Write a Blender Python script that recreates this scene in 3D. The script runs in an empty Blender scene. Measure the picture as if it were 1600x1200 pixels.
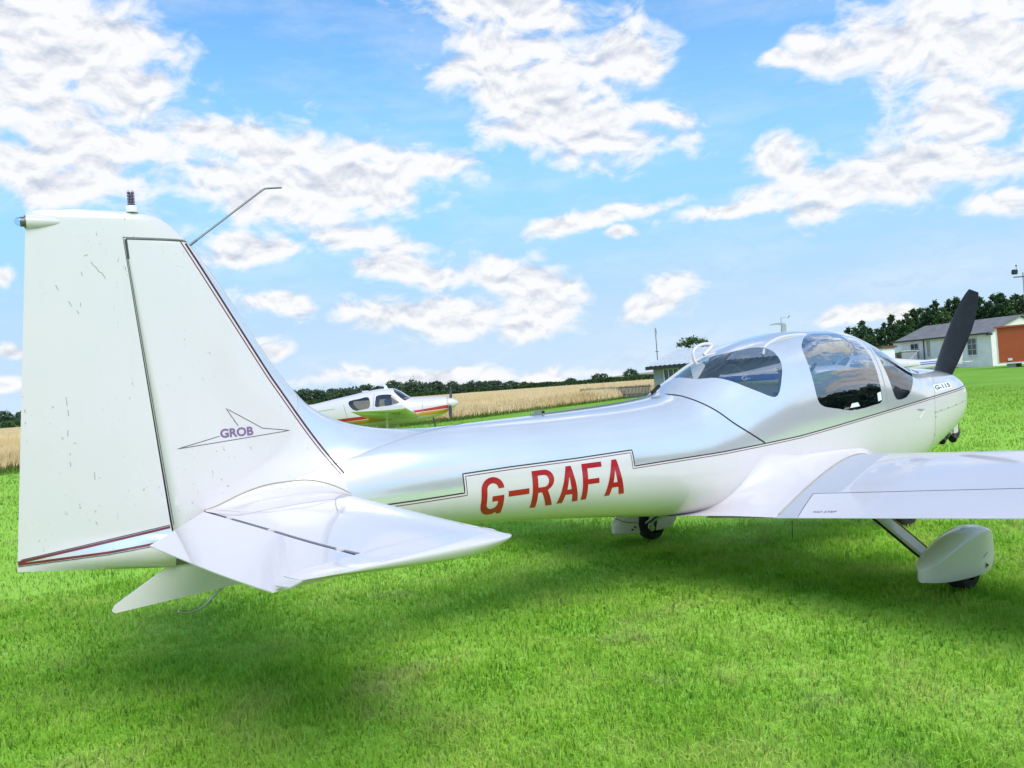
import bpy, bmesh, math, random
import numpy as np
from mathutils import Vector, Matrix, Euler
from mathutils.bvhtree import BVHTree
from math import radians, sin, cos, pi
random.seed(7); RNG = np.random.default_rng(11)
sc = bpy.context.scene
COL = sc.collection

# ---------------------------------------------------------------- camera
F_PX, CAM_H, PSI, ROLL = 1312.0, 1.606, 0.588, radians(4.3)
Rv = Vector((cos(PSI), -sin(PSI), 0)); Dv = Vector((sin(PSI), cos(PSI), 0)); Zv = Vector((0, 0, 1))
CAM = -(Rv*-2.329 + Dv*4.027) + Zv*CAM_H
pit = 4.0/F_PX
Fv = Dv*cos(pit)+Zv*sin(pit); Uv = Zv*cos(pit)-Dv*sin(pit)
cd = bpy.data.cameras.new('camera'); cam = bpy.data.objects.new('camera', cd); COL.objects.link(cam)
cX = Rv*cos(ROLL)-Uv*sin(ROLL); cY = Rv*sin(ROLL)+Uv*cos(ROLL); cZ = -Fv
cam.matrix_world = Matrix(((cX.x, cY.x, cZ.x, CAM.x), (cX.y, cY.y, cZ.y, CAM.y), (cX.z, cY.z, cZ.z, CAM.z), (0, 0, 0, 1)))
cd.sensor_width = 36; cd.lens = 36*F_PX/1600; cd.clip_start = .05; cd.clip_end = 6000
sc.camera = cam
# ---------------------------------------------------------------- light
SUN_EL, SUN_DIR = radians(46), Vector((-0.12, -1.0, 0)).normalized()   # towards the sun, horizontally
sd = bpy.data.lights.new('sun', 'SUN'); sd.energy = 1.35; sd.angle = radians(40); sd.color = (1, .965, .91)
sun = bpy.data.objects.new('sun', sd); COL.objects.link(sun)
tosun = SUN_DIR*cos(SUN_EL)+Zv*sin(SUN_EL)
sun.rotation_euler = tosun.to_track_quat('Z', 'Y').to_euler()
sc.view_settings.view_transform = 'Standard'; sc.view_settings.look = 'None'
sc.view_settings.exposure = 1.02; sc.view_settings.gamma = 1.0
# ---------------------------------------------------------------- sky
W = bpy.data.worlds.new("World"); sc.world = W; W.use_nodes = True
nt = W.node_tree; N = nt.nodes; L = nt.links; N.clear()
def nd(t, **kw):
    n = N.new(t)
    for k, v in kw.items(): setattr(n, k, v)
    return n
def wm(op, a, b=None, c=None, clamp=False):
    n = N.new('ShaderNodeMath'); n.operation = op; n.use_clamp = clamp
    for i, v in enumerate((a, b, c)):
        if v is None: continue
        if isinstance(v, (int, float)): n.inputs[i].default_value = v
        else: L.new(v, n.inputs[i])
    return n.outputs[0]
sky = nd('ShaderNodeTexSky'); sky.sky_type = 'NISHITA'; sky.sun_disc = False
sky.sun_elevation = SUN_EL; sky.sun_rotation = math.atan2(SUN_DIR.x, SUN_DIR.y)
sky.air_density = 1.0; sky.dust_density = 0.6; sky.ozone_density = 2.0; sky.altitude = 50
tc = nd('ShaderNodeTexCoord')
rot = nd('ShaderNodeVectorRotate', rotation_type='Z_AXIS'); rot.inputs['Angle'].default_value = -radians(56.3)
L.new(tc.outputs['Generated'], rot.inputs['Vector'])
sx = nd('ShaderNodeSeparateXYZ'); L.new(rot.outputs[0], sx.inputs[0])
az = wm('ARCTAN2', sx.outputs[1], sx.outputs[0]); el = wm('ARCSINE', sx.outputs[2])
ae = nd('ShaderNodeCombineXYZ'); L.new(az, ae.inputs[0]); L.new(el, ae.inputs[1])
# warp of the cloud outlines
wn = nd('ShaderNodeTexNoise'); wn.inputs['Scale'].default_value = 9; wn.inputs['Detail'].default_value = 4
L.new(ae.outputs[0], wn.inputs['Vector'])
wv = nd('ShaderNodeVectorMath', operation='MULTIPLY_ADD'); wv.inputs[1].default_value = (.09, .05, 0)
wsub = nd('ShaderNodeVectorMath', operation='SUBTRACT'); wsub.inputs[1].default_value = (.5, .5, .5)
L.new(wn.outputs['Color'], wsub.inputs[0]); L.new(wsub.outputs[0], wv.inputs[0]); L.new(ae.outputs[0], wv.inputs[2])
BLOBS = [(0.471, 0.385, 0.121, 0.051, 0.274), (0.419, 0.347, 0.069, 0.033, 0.298), (0.493, 0.329, 0.083, 0.025, 0.202), (0.454, 0.286, 0.127, 0.023, 0.183), (0.487, 0.255, 0.091, 0.023, 0.248), (0.262, 0.284, 0.122, 0.024, 0.221), (0.177, 0.259, 0.12, 0.043, 0.126), (0.259, 0.232, 0.116, 0.032, 0.201), (0.087, 0.262, 0.068, 0.014, -0.187), (0.305, 0.177, 0.049, 0.02, 0.026), (0.168, 0.187, 0.089, 0.018, 0.224), (0.111, 0.147, 0.068, 0.021, 0.323), (0.268, 0.114, 0.054, 0.013, 0.049), (0.271, 0.069, 0.03, 0.012, 0.06), (0.108, 0.091, 0.091, 0.019, 0.122), (0.055, 0.083, 0.046, 0.023, 0.072), (-0.033, 0.418, 0.099, 0.019, 0.093), (-0.013, 0.367, 0.069, 0.041, 0.081), (-0.064, 0.329, 0.083, 0.063, 0.1), (-0.158, 0.367, 0.052, 0.033, 0.281), (-0.098, 0.292, 0.112, 0.035, 0.192), (-0.189, 0.296, 0.058, 0.017, 0.131), (0.013, 0.133, 0.038, 0.026, 0.419), (-0.038, 0.107, 0.046, 0.038, 0.426), (-0.028, 0.073, 0.046, 0.019, 0.078), (-0.102, 0.187, 0.086, 0.012, -0.07), (-0.149, 0.166, 0.015, 0.007, 0.099), (-0.188, 0.097, 0.033, 0.022, 0.096), (-0.157, 0.082, 0.026, 0.015, 0.089), (-0.321, 0.233, 0.038, 0.027, 0.153), (-0.274, 0.176, 0.089, 0.01, -0.009), (-0.379, 0.193, 0.094, 0.028, -0.111), (-0.474, 0.197, 0.097, 0.03, -0.0), (-0.508, 0.248, 0.066, 0.039, -0.16), (-0.484, 0.322, 0.088, 0.049, 0.244), (-0.382, 0.325, 0.039, 0.022, 0.198), (-0.547, 0.306, 0.082, 0.042, 0.262), (-0.536, 0.15, 0.038, 0.014, -0.023), (-0.335, 0.324, 0.024, 0.008, 0.179), (-0.414, 0.046, 0.056, 0.01, 0.103), (0.075, 0.016, 0.152, 0.014, 0.075), (0.528, 0.152, 0.014, 0.012, -0.001), (0.539, 0.073, 0.017, 0.008, 0.045), (0.541, 0.04, 0.017, 0.007, 0.064)]
acc = None
for (bx, by, ra, rb, an) in BLOBS:
    m = nd('ShaderNodeMapping', vector_type='TEXTURE')
    m.inputs['Location'].default_value = (bx, by, 0); m.inputs['Rotation'].default_value = (0, 0, an); m.inputs['Scale'].default_value = (ra*1.16, rb*1.18, 1)
    L.new(wv.outputs[0], m.inputs['Vector'])
    ln = nd('ShaderNodeVectorMath', operation='LENGTH'); L.new(m.outputs[0], ln.inputs[0])
    acc = ln.outputs['Value'] if acc is None else wm('SMOOTH_MIN', acc, ln.outputs['Value'], .25)
blob = wm('SUBTRACT', 1.0, acc)                                    # 1 in a cloud's middle, 0 at its rim
# every other part of the sky: broken cloud in a layer seen in perspective
sz = wm('MAXIMUM', sx.outputs[2], .02)
dv = nd('ShaderNodeVectorMath', operation='DIVIDE'); cz = nd('ShaderNodeCombineXYZ'); zz = wm('ADD', sz, .12)
for i in range(3): L.new(zz, cz.inputs[i])
L.new(rot.outputs[0], dv.inputs[0]); L.new(cz.outputs[0], dv.inputs[1])
gn = nd('ShaderNodeTexNoise'); gn.inputs['Scale'].default_value = 1.1; gn.inputs['Detail'].default_value = 6; gn.inputs['Roughness'].default_value = .55
L.new(dv.outputs[0], gn.inputs['Vector'])
gen = wm('MULTIPLY', wm('SUBTRACT', gn.outputs[0], wm('ADD', .47, wm('MULTIPLY', wm('MAXIMUM', sx.outputs[2], 0.0), .16))), 5.0)
outm = wm('MAXIMUM', wm('MULTIPLY', wm('SUBTRACT', wm('ABSOLUTE', az), .60), 12, clamp=True), wm('MULTIPLY', wm('SUBTRACT', el, .47), 12, clamp=True), clamp=True)
mixd = nd('ShaderNodeMix'); mixd.data_type = 'FLOAT'
L.new(outm, mixd.inputs[0]); L.new(blob, mixd.inputs[2]); L.new(gen, mixd.inputs[3])
# billows
st = nd('ShaderNodeVectorMath', operation='MULTIPLY'); st.inputs[1].default_value = (1, 1.7, 1); L.new(ae.outputs[0], st.inputs[0])
bn = nd('ShaderNodeTexNoise'); bn.inputs['Scale'].default_value = 19; bn.inputs['Detail'].default_value = 9; bn.inputs['Roughness'].default_value = .56; bn.inputs['Distortion'].default_value = .35
L.new(st.outputs[0], bn.inputs['Vector'])
off = nd('ShaderNodeVectorMath', operation='ADD'); off.inputs[1].default_value = (.0, -.014, 0); L.new(st.outputs[0], off.inputs[0])
bn2 = nd('ShaderNodeTexNoise'); bn2.inputs['Scale'].default_value = 19; bn2.inputs['Detail'].default_value = 5; bn2.inputs['Roughness'].default_value = .56; bn2.inputs['Distortion'].default_value = .35
L.new(off.outputs[0], bn2.inputs['Vector'])
dens = wm('ADD', mixd.outputs[0], wm('MULTIPLY', wm('SUBTRACT', bn.outputs[0], .5), 2.15))
cov = nd('ShaderNodeMapRange', interpolation_type='SMOOTHSTEP'); cov.inputs[1].default_value = -.22; cov.inputs[2].default_value = .50
L.new(dens, cov.inputs[0])
# thin veil low down and wisps
vn = nd('ShaderNodeTexNoise'); vn.inputs['Scale'].default_value = 5; vn.inputs['Detail'].default_value = 6; vn.inputs['Roughness'].default_value = .6
vs = nd('ShaderNodeVectorMath', operation='MULTIPLY'); vs.inputs[1].default_value = (1, 4, 1); L.new(ae.outputs[0], vs.inputs[0]); L.new(vs.outputs[0], vn.inputs['Vector'])
veil = wm('MULTIPLY', wm('SUBTRACT', vn.outputs[0], .44, clamp=True), 1.0, clamp=True)
cover = wm('MAXIMUM', cov.outputs[0], veil)
lit = wm('SUBTRACT', bn2.outputs[0], bn.outputs[0])                # how much denser it is below: lit from above
sh = wm('ADD', .93, wm('MULTIPLY', lit, -2.0))
thick = nd('ShaderNodeMapRange'); thick.inputs[1].default_value = .5; thick.inputs[2].default_value = 1.6; thick.inputs[3].default_value = 1.0; thick.inputs[4].default_value = .80
L.new(dens, thick.inputs[0])
shade = wm('MINIMUM', wm('MULTIPLY', sh, thick.outputs[0]), 1.0)
CLOUD = 4.2; SKY_STR = 0.12
cc = nd('ShaderNodeMix'); cc.data_type = 'RGBA'; L.new(wm('MULTIPLY', wm('SUBTRACT', shade, .55), 2.4, clamp=True), cc.inputs[0])
cc.inputs[6].default_value = (CLOUD*.58, CLOUD*.64, CLOUD*.76, 1); cc.inputs[7].default_value = (CLOUD*.95, CLOUD*.96, CLOUD*.98, 1)
zb = nd('ShaderNodeMapRange', interpolation_type='SMOOTHSTEP'); zb.inputs[1].default_value = .50; zb.inputs[2].default_value = 1.0; zb.inputs[3].default_value = 1.0; zb.inputs[4].default_value = 2.1; L.new(el, zb.inputs[0])
cb = nd('ShaderNodeVectorMath', operation='SCALE'); L.new(cc.outputs[2], cb.inputs[0]); L.new(zb.outputs[0], cb.inputs['Scale'])
# sky tone
tint = nd('ShaderNodeMix'); tint.data_type = 'RGBA'; tint.blend_type = 'MULTIPLY'; tint.inputs[0].default_value = 1
tint.inputs[7].default_value = (.62, .93, 1.06, 1); L.new(sky.outputs[0], tint.inputs[6])
hz = nd('ShaderNodeMapRange', interpolation_type='SMOOTHSTEP'); hz.inputs[1].default_value = .08; hz.inputs[2].default_value = .46; hz.inputs[3].default_value = 1.0; hz.inputs[4].default_value = .0
L.new(el, hz.inputs[0])
lo = nd('ShaderNodeMapRange', interpolation_type='SMOOTHSTEP'); lo.inputs[1].default_value = -.01; lo.inputs[2].default_value = .22; L.new(el, lo.inputs[0])
lc = nd('ShaderNodeMix'); lc.data_type = 'RGBA'; L.new(lo.outputs[0], lc.inputs[0]); lc.inputs[6].default_value = (2.60, 3.32, 4.1, 1); lc.inputs[7].default_value = (1.52, 2.80, 4.1, 1)
hm = nd('ShaderNodeMix'); hm.data_type = 'RGBA'; L.new(hz.outputs[0], hm.inputs[0]); L.new(tint.outputs[2], hm.inputs[6]); L.new(lc.outputs[2], hm.inputs[7])
fm = nd('ShaderNodeMix'); fm.data_type = 'RGBA'; L.new(cover, fm.inputs[0]); L.new(hm.outputs[2], fm.inputs[6]); L.new(cb.outputs[0], fm.inputs[7])
bg = nd('ShaderNodeBackground'); bg.inputs[1].default_value = SKY_STR; L.new(fm.outputs[2], bg.inputs[0])
wo = nd('ShaderNodeOutputWorld'); L.new(bg.outputs[0], wo.inputs[0])

# ---------------------------------------------------------------- materials
MATS = {}
def mat(name, color, rough=.5, metal=0, coat=0, coatr=.03, bump=None, vary=None, spec=None, trans=None, alpha=None):
    m = bpy.data.materials.new(name); m.use_nodes = True; t = m.node_tree; b = t.nodes['Principled BSDF']
    b.inputs['Base Color'].default_value = (*color, 1); b.inputs['Roughness'].default_value = rough; b.inputs['Metallic'].default_value = metal
    b.inputs['Coat Weight'].default_value = coat; b.inputs['Coat Roughness'].default_value = coatr
    if spec is not None: b.inputs['Specular IOR Level'].default_value = spec
    if vary:
        sc_, amt, det = vary
        c = t.nodes.new('ShaderNodeTexCoord'); n = t.nodes.new('ShaderNodeTexNoise'); n.inputs['Scale'].default_value = sc_; n.inputs['Detail'].default_value = det
        t.links.new(c.outputs['Object'], n.inputs['Vector'])
        r = t.nodes.new('ShaderNodeMapRange'); r.inputs[1].default_value = .3; r.inputs[2].default_value = .7; r.inputs[3].default_value = 1-amt; r.inputs[4].default_value = 1+amt
        t.links.new(n.outputs[0], r.inputs[0])
        mx = t.nodes.new('ShaderNodeVectorMath'); mx.operation = 'SCALE'; mx.inputs[0].default_value = color; t.links.new(r.outputs[0], mx.inputs['Scale'])
        t.links.new(mx.outputs[0], b.inputs['Base Color'])
    if bump:
        sc_, stg = bump
        c = t.nodes.new('ShaderNodeTexCoord'); n = t.nodes.new('ShaderNodeTexNoise'); n.inputs['Scale'].default_value = sc_; n.inputs['Detail'].default_value = 4
        t.links.new(c.outputs['Object'], n.inputs['Vector'])
        bp_ = t.nodes.new('ShaderNodeBump'); bp_.inputs['Strength'].default_value = stg; bp_.inputs['Distance'].default_value = .01
        t.links.new(n.outputs[0], bp_.inputs['Height']); t.links.new(bp_.outputs[0], b.inputs['Normal'])
    MATS[name] = m
    return m
def grime(m, color, amount=.5):
    """scuffs, rain streaks and specks of dirt on white paint"""
    t = m.node_tree; b = t.nodes['Principled BSDF']
    c = t.nodes.new('ShaderNodeTexCoord')
    def noise(scale, sc3, det):
        mp = t.nodes.new('ShaderNodeMapping'); mp.inputs['Scale'].default_value = sc3; t.links.new(c.outputs['Object'], mp.inputs[0])
        n = t.nodes.new('ShaderNodeTexNoise'); n.inputs['Scale'].default_value = scale; n.inputs['Detail'].default_value = det; n.inputs['Roughness'].default_value = .65
        t.links.new(mp.outputs[0], n.inputs['Vector']); return n.outputs[0]
    def rng(s, a, b_, c_=0., d=1.):
        r = t.nodes.new('ShaderNodeMapRange'); r.inputs[1].default_value = a; r.inputs[2].default_value = b_; r.inputs[3].default_value = c_; r.inputs[4].default_value = d
        t.links.new(s, r.inputs[0]); return r.outputs[0]
    def mul(a, b_):
        n = t.nodes.new('ShaderNodeMath'); n.operation = 'MULTIPLY'; n.use_clamp = True; t.links.new(a, n.inputs[0])
        if isinstance(b_, float): n.inputs[1].default_value = b_
        else: t.links.new(b_, n.inputs[1])
        return n.outputs[0]
    specks = mul(rng(noise(60, (1, 1, .40), 6), .635, .67), rng(noise(3.0, (1, 1, .7), 2), .50, .60))
    film = rng(noise(3, (4, 4, .5), 4), .48, .75, 0, .16)
    mx = t.nodes.new('ShaderNodeMix'); mx.data_type = 'RGBA'; mx.inputs[6].default_value = (*color, 1); mx.inputs[7].default_value = (.60, .60, .50, 1); t.links.new(film, mx.inputs[0])
    m2 = t.nodes.new('ShaderNodeMix'); m2.data_type = 'RGBA'; m2.inputs[7].default_value = (.22, .20, .15, 1)
    t.links.new(mx.outputs[2], m2.inputs[6]); t.links.new(mul(specks, amount), m2.inputs[0])
    t.links.new(m2.outputs[2], b.inputs['Base Color'])
WHITE = (.70, .632, .64)
white = mat('white_gelcoat', WHITE, .35, 0, .8, .07); grime(white, WHITE, .12)
tailwhite = mat('scuffed_white_gelcoat', WHITE, .34, 0, .8, .06); grime(tailwhite, WHITE, .75)
silver = mat('silver_paint', (.72, .705, .72), .15, .45, 1.0, .015, vary=(2.5, .03, 3))
maroon = mat('maroon_stripe', (.16, .012, .025), .35, 0, .5)
darkline = mat('dark_pinstripe', (.03, .018, .022), .4)
red = mat('red_lettering', (.40, .004, .014), .32, 0, .6, vary=(9, .08, 3))
rubber = mat('black_rubber', (.012, .012, .013), .7)
sealant = mat('tan_sealant', (.42, .36, .25), .6)
seam = mat('grey_seam', (.30, .31, .32), .5)
walk = mat('grey_walkway', (.52, .52, .56), .75, bump=(260, .35))
blackm = mat('black_blade', (.010, .011, .014), .38, vary=(12, .5, 5), bump=(40, .15))
alu = mat('bare_aluminium', (.55, .55, .56), .3, 1.0)
steel = mat('dull_steel', (.16, .165, .18), .45, .6)
exh = mat('sooty_exhaust', (.10, .085, .08), .45, .9)
tyrem = mat('tyre_rubber', (.018, .017, .016), .85, bump=(60, .4))
purple = mat('mauve_print', (.20, .12, .25), .5)
greyp = mat('grey_print', (.10, .10, .12), .5)
interior = mat('cockpit_trim', (.035, .04, .05), .8, bump=(90, .3))
seatm = mat('blue_grey_seat_cloth', (.07, .10, .17), .9, bump=(200, .4))
whitep = mat('plain_white', (.8, .8, .8), .45)
orangeedge = mat('orange_sealant', (.55, .27, .08), .6)
def glassmat(name, tint, refl=1.0, ior=1.5):
    m = bpy.data.materials.new(name); m.use_nodes = True; t = m.node_tree; t.nodes.clear()
    o = t.nodes.new('ShaderNodeOutputMaterial'); mx = t.nodes.new('ShaderNodeMixShader')
    tr = t.nodes.new('ShaderNodeBsdfTransparent'); tr.inputs[0].default_value = (*tint, 1)
    g = t.nodes.new('ShaderNodeBsdfGlossy'); g.inputs['Roughness'].default_value = .0; g.inputs[0].default_value = (1, 1, 1, 1)
    fr = t.nodes.new('ShaderNodeFresnel'); fr.inputs[0].default_value = ior
    mm = t.nodes.new('ShaderNodeMath'); mm.operation = 'MULTIPLY'; mm.inputs[1].default_value = refl; mm.use_clamp = True
    ge = t.nodes.new('ShaderNodeNewGeometry'); im = t.nodes.new('ShaderNodeMath'); im.operation = 'MULTIPLY_ADD'; im.inputs[1].default_value = 1/ior-ior; im.inputs[2].default_value = ior
    t.links.new(ge.outputs['Backfacing'], im.inputs[0]); t.links.new(im.outputs[0], fr.inputs[0])
    t.links.new(fr.outputs[0], mm.inputs[0]); t.links.new(mm.outputs[0], mx.inputs[0]); t.links.new(tr.outputs[0], mx.inputs[1]); t.links.new(g.outputs[0], mx.inputs[2])
    c = t.nodes.new('ShaderNodeTexCoord'); n = t.nodes.new('ShaderNodeTexNoise'); n.inputs['Scale'].default_value = 3.5; n.inputs['Detail'].default_value = 2
    b = t.nodes.new('ShaderNodeBump'); b.inputs['Strength'].default_value = .22; b.inputs['Distance'].default_value = .02
    t.links.new(c.outputs['Object'], n.inputs['Vector']); t.links.new(n.outputs[0], b.inputs['Height']); t.links.new(b.outputs[0], g.inputs['Normal'])
    t.links.new(mx.outputs[0], o.inputs[0]); MATS[name] = m; return m
glass = glassmat('canopy_glass', (.90, .93, .96), 2.2, 1.5)
sideglass = glassmat('shade_tinted_side_glass', (.48, .50, .53), 4.2, 1.5)  # tint puts the cockpit's shade into the pane colour
farglass = glassmat('cabin_glass', (.55, .58, .62), 2.0)

# ---------------------------------------------------------------- helpers
def tag(o, label=None, cat=None, group=None, kind=None):
    if label: o['label'] = label
    if cat: o['category'] = cat
    if group: o['group'] = group
    if kind: o['kind'] = kind
    return o
def empty(name, loc=(0, 0, 0), rz=0):
    o = bpy.data.objects.new(name, None); COL.objects.link(o); o.location = loc; o.rotation_euler = (0, 0, rz); o.empty_display_size = .3
    return o
def mk(name, V, F, m, parent=None, smooth=True, midx=None, nrm=None):
    me = bpy.data.meshes.new(name); V = np.asarray(V, float)
    me.from_pydata(V.tolist(), [], [list(map(int, f)) for f in F])
    ms = m if isinstance(m, (list, tuple)) else [m]
    for q in ms: me.materials.append(q)
    if midx is not None: me.polygons.foreach_set('material_index', np.asarray(midx, dtype=np.int32))
    me.polygons.foreach_set('use_smooth', np.full(len(me.polygons), smooth))
    me.update()
    if nrm is not None: me.normals_split_custom_set_from_vertices([tuple(n) for n in nrm])
    o = bpy.data.objects.new(name, me); COL.objects.link(o)
    if parent: o.parent = parent
    return o
class MB:
    """collects shapes into ONE mesh"""
    def __init__(s): s.V = []; s.F = []; s.M = []
    def add(s, V, F, mi=0):
        b = len(s.V); s.V += [tuple(v) for v in V]; s.F += [[i+b for i in f] for f in F]; s.M += [mi]*len(F); return s
    def box(s, c, d, mi=0, R=None, bev=0):
        c = Vector(c); x, y, z = d[0]/2, d[1]/2, d[2]/2
        bm = bmesh.new(); bmesh.ops.create_cube(bm, size=1)
        for v in bm.verts: v.co = Vector((v.co.x*2*x, v.co.y*2*y, v.co.z*2*z))
        if bev: bmesh.ops.bevel(bm, geom=bm.edges[:], offset=bev, segments=2, affect='EDGES')
        bm.verts.index_update(); V = [(R @ v.co if R else v.co)+c for v in bm.verts]; F = [[v.index for v in f.verts] for f in bm.faces]; bm.free()
        return s.add(V, F, mi)
    def tube(s, P, r, n=10, mi=0, cap=True, scale=None):
        P = [Vector(p) for p in P]; rs = r if isinstance(r, (list, tuple)) else [r]*len(P)
        V = []; F = []; up = None
        for i, p in enumerate(P):
            t = (P[min(i+1, len(P)-1)]-P[max(i-1, 0)]).normalized()
            if up is None: up = t.orthogonal().normalized()
            up = (up-t*up.dot(t)).normalized(); sd_ = t.cross(up)
            for k in range(n):
                a = 2*pi*k/n; V.append(p+(up*cos(a)+sd_*sin(a))*rs[i])
        for i in range(len(P)-1):
            for k in range(n): F.append([i*n+k, i*n+(k+1) % n, (i+1)*n+(k+1) % n, (i+1)*n+k])
        if cap: F.append(list(range(n))[::-1]); F.append([(len(P)-1)*n+k for k in range(n)])
        return s.add(V, F, mi)
    def prism(s, poly, a, b, axis=1, mi=0):
        """extrude an outline between a and b along an axis (0,1,2); the outline gives the other two coordinates"""
        def p3(p, t):
            if axis == 1: return (p[0], t, p[1])
            if axis == 0: return (t, p[0], p[1])
            return (p[0], p[1], t)
        n = len(poly); V = [p3(p, a) for p in poly]+[p3(p, b) for p in poly]
        F = [list(range(n)), list(range(n, 2*n))[::-1]]+[[i, (i+1) % n, n+(i+1) % n, n+i] for i in range(n)]
        return s.add(V, F, mi)
    def grid(s, rows, closed=False, caps=False, mi=0):
        n = len(rows[0]); V = [p for r in rows for p in r]; F = []
        for i in range(len(rows)-1):
            for k in range(n if closed else n-1): F.append([i*n+k, i*n+(k+1) % n, (i+1)*n+(k+1) % n, (i+1)*n+k])
        if caps: F.append(list(range(n))[::-1]); F.append([(len(rows)-1)*n+k for k in range(n)])
        return s.add(V, F, mi)
    def build(s, name, m, parent=None, smooth=False, fix=True, loc=None, auto=None):
        o = mk(name, s.V, s.F, m, parent, smooth, s.M)
        if fix:
            bm = bmesh.new(); bm.from_mesh(o.data); bmesh.ops.recalc_face_normals(bm, faces=bm.faces); bm.to_mesh(o.data); bm.free()
        if auto is not None:
            o.data.polygons.foreach_set('use_smooth', np.full(len(o.data.polygons), True)); o.data.set_sharp_from_angle(angle=radians(auto))
        if loc: o.location = loc
        return o
def crom(P, k=8, closed=True):
    P = [np.array(p, float) for p in P]; n = len(P); out = []
    for i in range(n if closed else n-1):
        g = (lambda j: P[j % n]) if closed else (lambda j: P[min(max(j, 0), n-1)])
        p0, p1, p2, p3 = g(i-1), g(i), g(i+1), g(i+2)
        for q in range(k):
            t = q/k; out.append(.5*((2*p1)+(-p0+p2)*t+(2*p0-5*p1+4*p2-p3)*t*t+(-p0+3*p1-3*p2+p3)*t**3))
    if not closed: out.append(P[-1])
    return np.array(out)
def sdpoly(a, b, poly):
    """signed distance to an outline, positive inside"""
    P = np.asarray(poly, float); Q = np.roll(P, -1, 0); pts = np.stack([a, b], 1)
    d = np.full(len(pts), 1e9); ins = np.zeros(len(pts), bool)
    for p, q in zip(P, Q):
        e = q-p; w = pts-p; t = np.clip((w@e)/max(e@e, 1e-12), 0, 1); d = np.minimum(d, np.linalg.norm(w-t[:, None]*e, axis=1))
        c = ((p[1] > pts[:, 1]) != (q[1] > pts[:, 1])) & (pts[:, 0] < (q[0]-p[0])*(pts[:, 1]-p[1])/(q[1]-p[1]+1e-15)+p[0]); ins ^= c
    return np.where(ins, d, -d)
class Surf:
    """triangle soup with shared vertices that can be cut exactly along any f = 0"""
    def __init__(s, V, F):
        s.V = np.asarray(V, float); T = []
        for f in F:
            for i in range(1, len(f)-1): T.append((f[0], f[i], f[i+1]))
        s.T = np.array(T, int); A, B, C_ = (s.V[s.T[:, i]] for i in range(3)); fn = np.cross(B-A, C_-A)
        Nn = np.zeros_like(s.V)
        for i in range(3): np.add.at(Nn, s.T[:, i], fn)
        s.N = Nn/np.maximum(np.linalg.norm(Nn, axis=1)[:, None], 1e-12)
    def cut(s, T, f):
        """f: function of the vertex array; returns (inside, outside) triangles"""
        v = f(s.V); v = np.where(np.abs(v) < 1e-6, 1e-6, v); sg = v > 0; k = sg[T].sum(1)
        tin = T[k == 3].tolist(); tout = T[k == 0].tolist(); mixed = T[(k > 0) & (k < 3)]; cache = {}; newV = []; newN = []; base = len(s.V)
        def cp(i, j):
            key = (min(i, j), max(i, j))
            if key not in cache:
                t = v[i]/(v[i]-v[j]); newV.append(s.V[i]*(1-t)+s.V[j]*t); nn = s.N[i]*(1-t)+s.N[j]*t; newN.append(nn/max(np.linalg.norm(nn), 1e-9)); cache[key] = base+len(newV)-1
            return cache[key]
        for t in mixed:
            a, b, c = map(int, t)
            while not (sg[a] != sg[b] and sg[a] != sg[c]): a, b, c = b, c, a
            ab, ac = cp(a, b), cp(a, c); one, two = [(a, ab, ac)], [(ab, b, c), (ab, c, ac)]
            if sg[a]: tin += one; tout += two
            else: tout += one; tin += two
        if newV: s.V = np.vstack([s.V, newV]); s.N = np.vstack([s.N, newN])
        return np.array(tin, int).reshape(-1, 3), np.array(tout, int).reshape(-1, 3)
    def obj(s, name, groups, mats, parent=None, side=None):
        T = np.vstack([g for g in groups if len(g)]); mi = np.concatenate([np.full(len(g), i) for i, g in enumerate(groups) if len(g)])
        u, inv = np.unique(T, return_inverse=True); T2 = inv.reshape(-1, 3)
        return mk(name, s.V[u], T2, mats, parent, True, mi, s.N[u])
def bvh(*objs):
    V = []; F = []
    for o in objs:
        b = len(V); V += [v.co.copy() for v in o.data.vertices]; F += [[i+b for i in p.vertices] for p in o.data.polygons]
    return BVHTree.FromPolygons(V, F)
def onside(t, a, b, side=-1, off=.0015, frm=None):
    o = Vector((a, side*(frm or 3), b)); h = t.ray_cast(o, Vector((0, -side, 0)))
    if h[0] is None: return None
    n = h[1] if h[1].y*side > 0 else -h[1]
    return h[0]+n*off
def ontop(t, a, b, off=.0015):
    h = t.ray_cast(Vector((a, b, 4)), Vector((0, 0, -1)))
    if h[0] is None: return None
    n = h[1] if h[1].z > 0 else -h[1]
    return h[0]+n*off
def ribbon(mb, pts, w, hit, step=.02, mi=0):
    """a thin painted line following a surface"""
    P = [np.array(p, float) for p in pts]; S = [P[0]]
    for a, b in zip(P[:-1], P[1:]):
        n = max(1, int(np.linalg.norm(b-a)/step)); S += [a+(b-a)*i/n for i in range(1, n+1)]
    row = []
    for i, p in enumerate(S):
        t = S[min(i+1, len(S)-1)]-S[max(i-1, 0)]; t = t/max(np.linalg.norm(t), 1e-9); n = np.array([-t[1], t[0]])*w/2
        a, b = hit(*(p-n)), hit(*(p+n)); row.append(None if a is None or b is None else (a, b))
    for r, q in zip(row[:-1], row[1:]):
        if r and q: mb.add([r[0], r[1], q[1], q[0]], [[0, 1, 2, 3]], mi)
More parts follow.
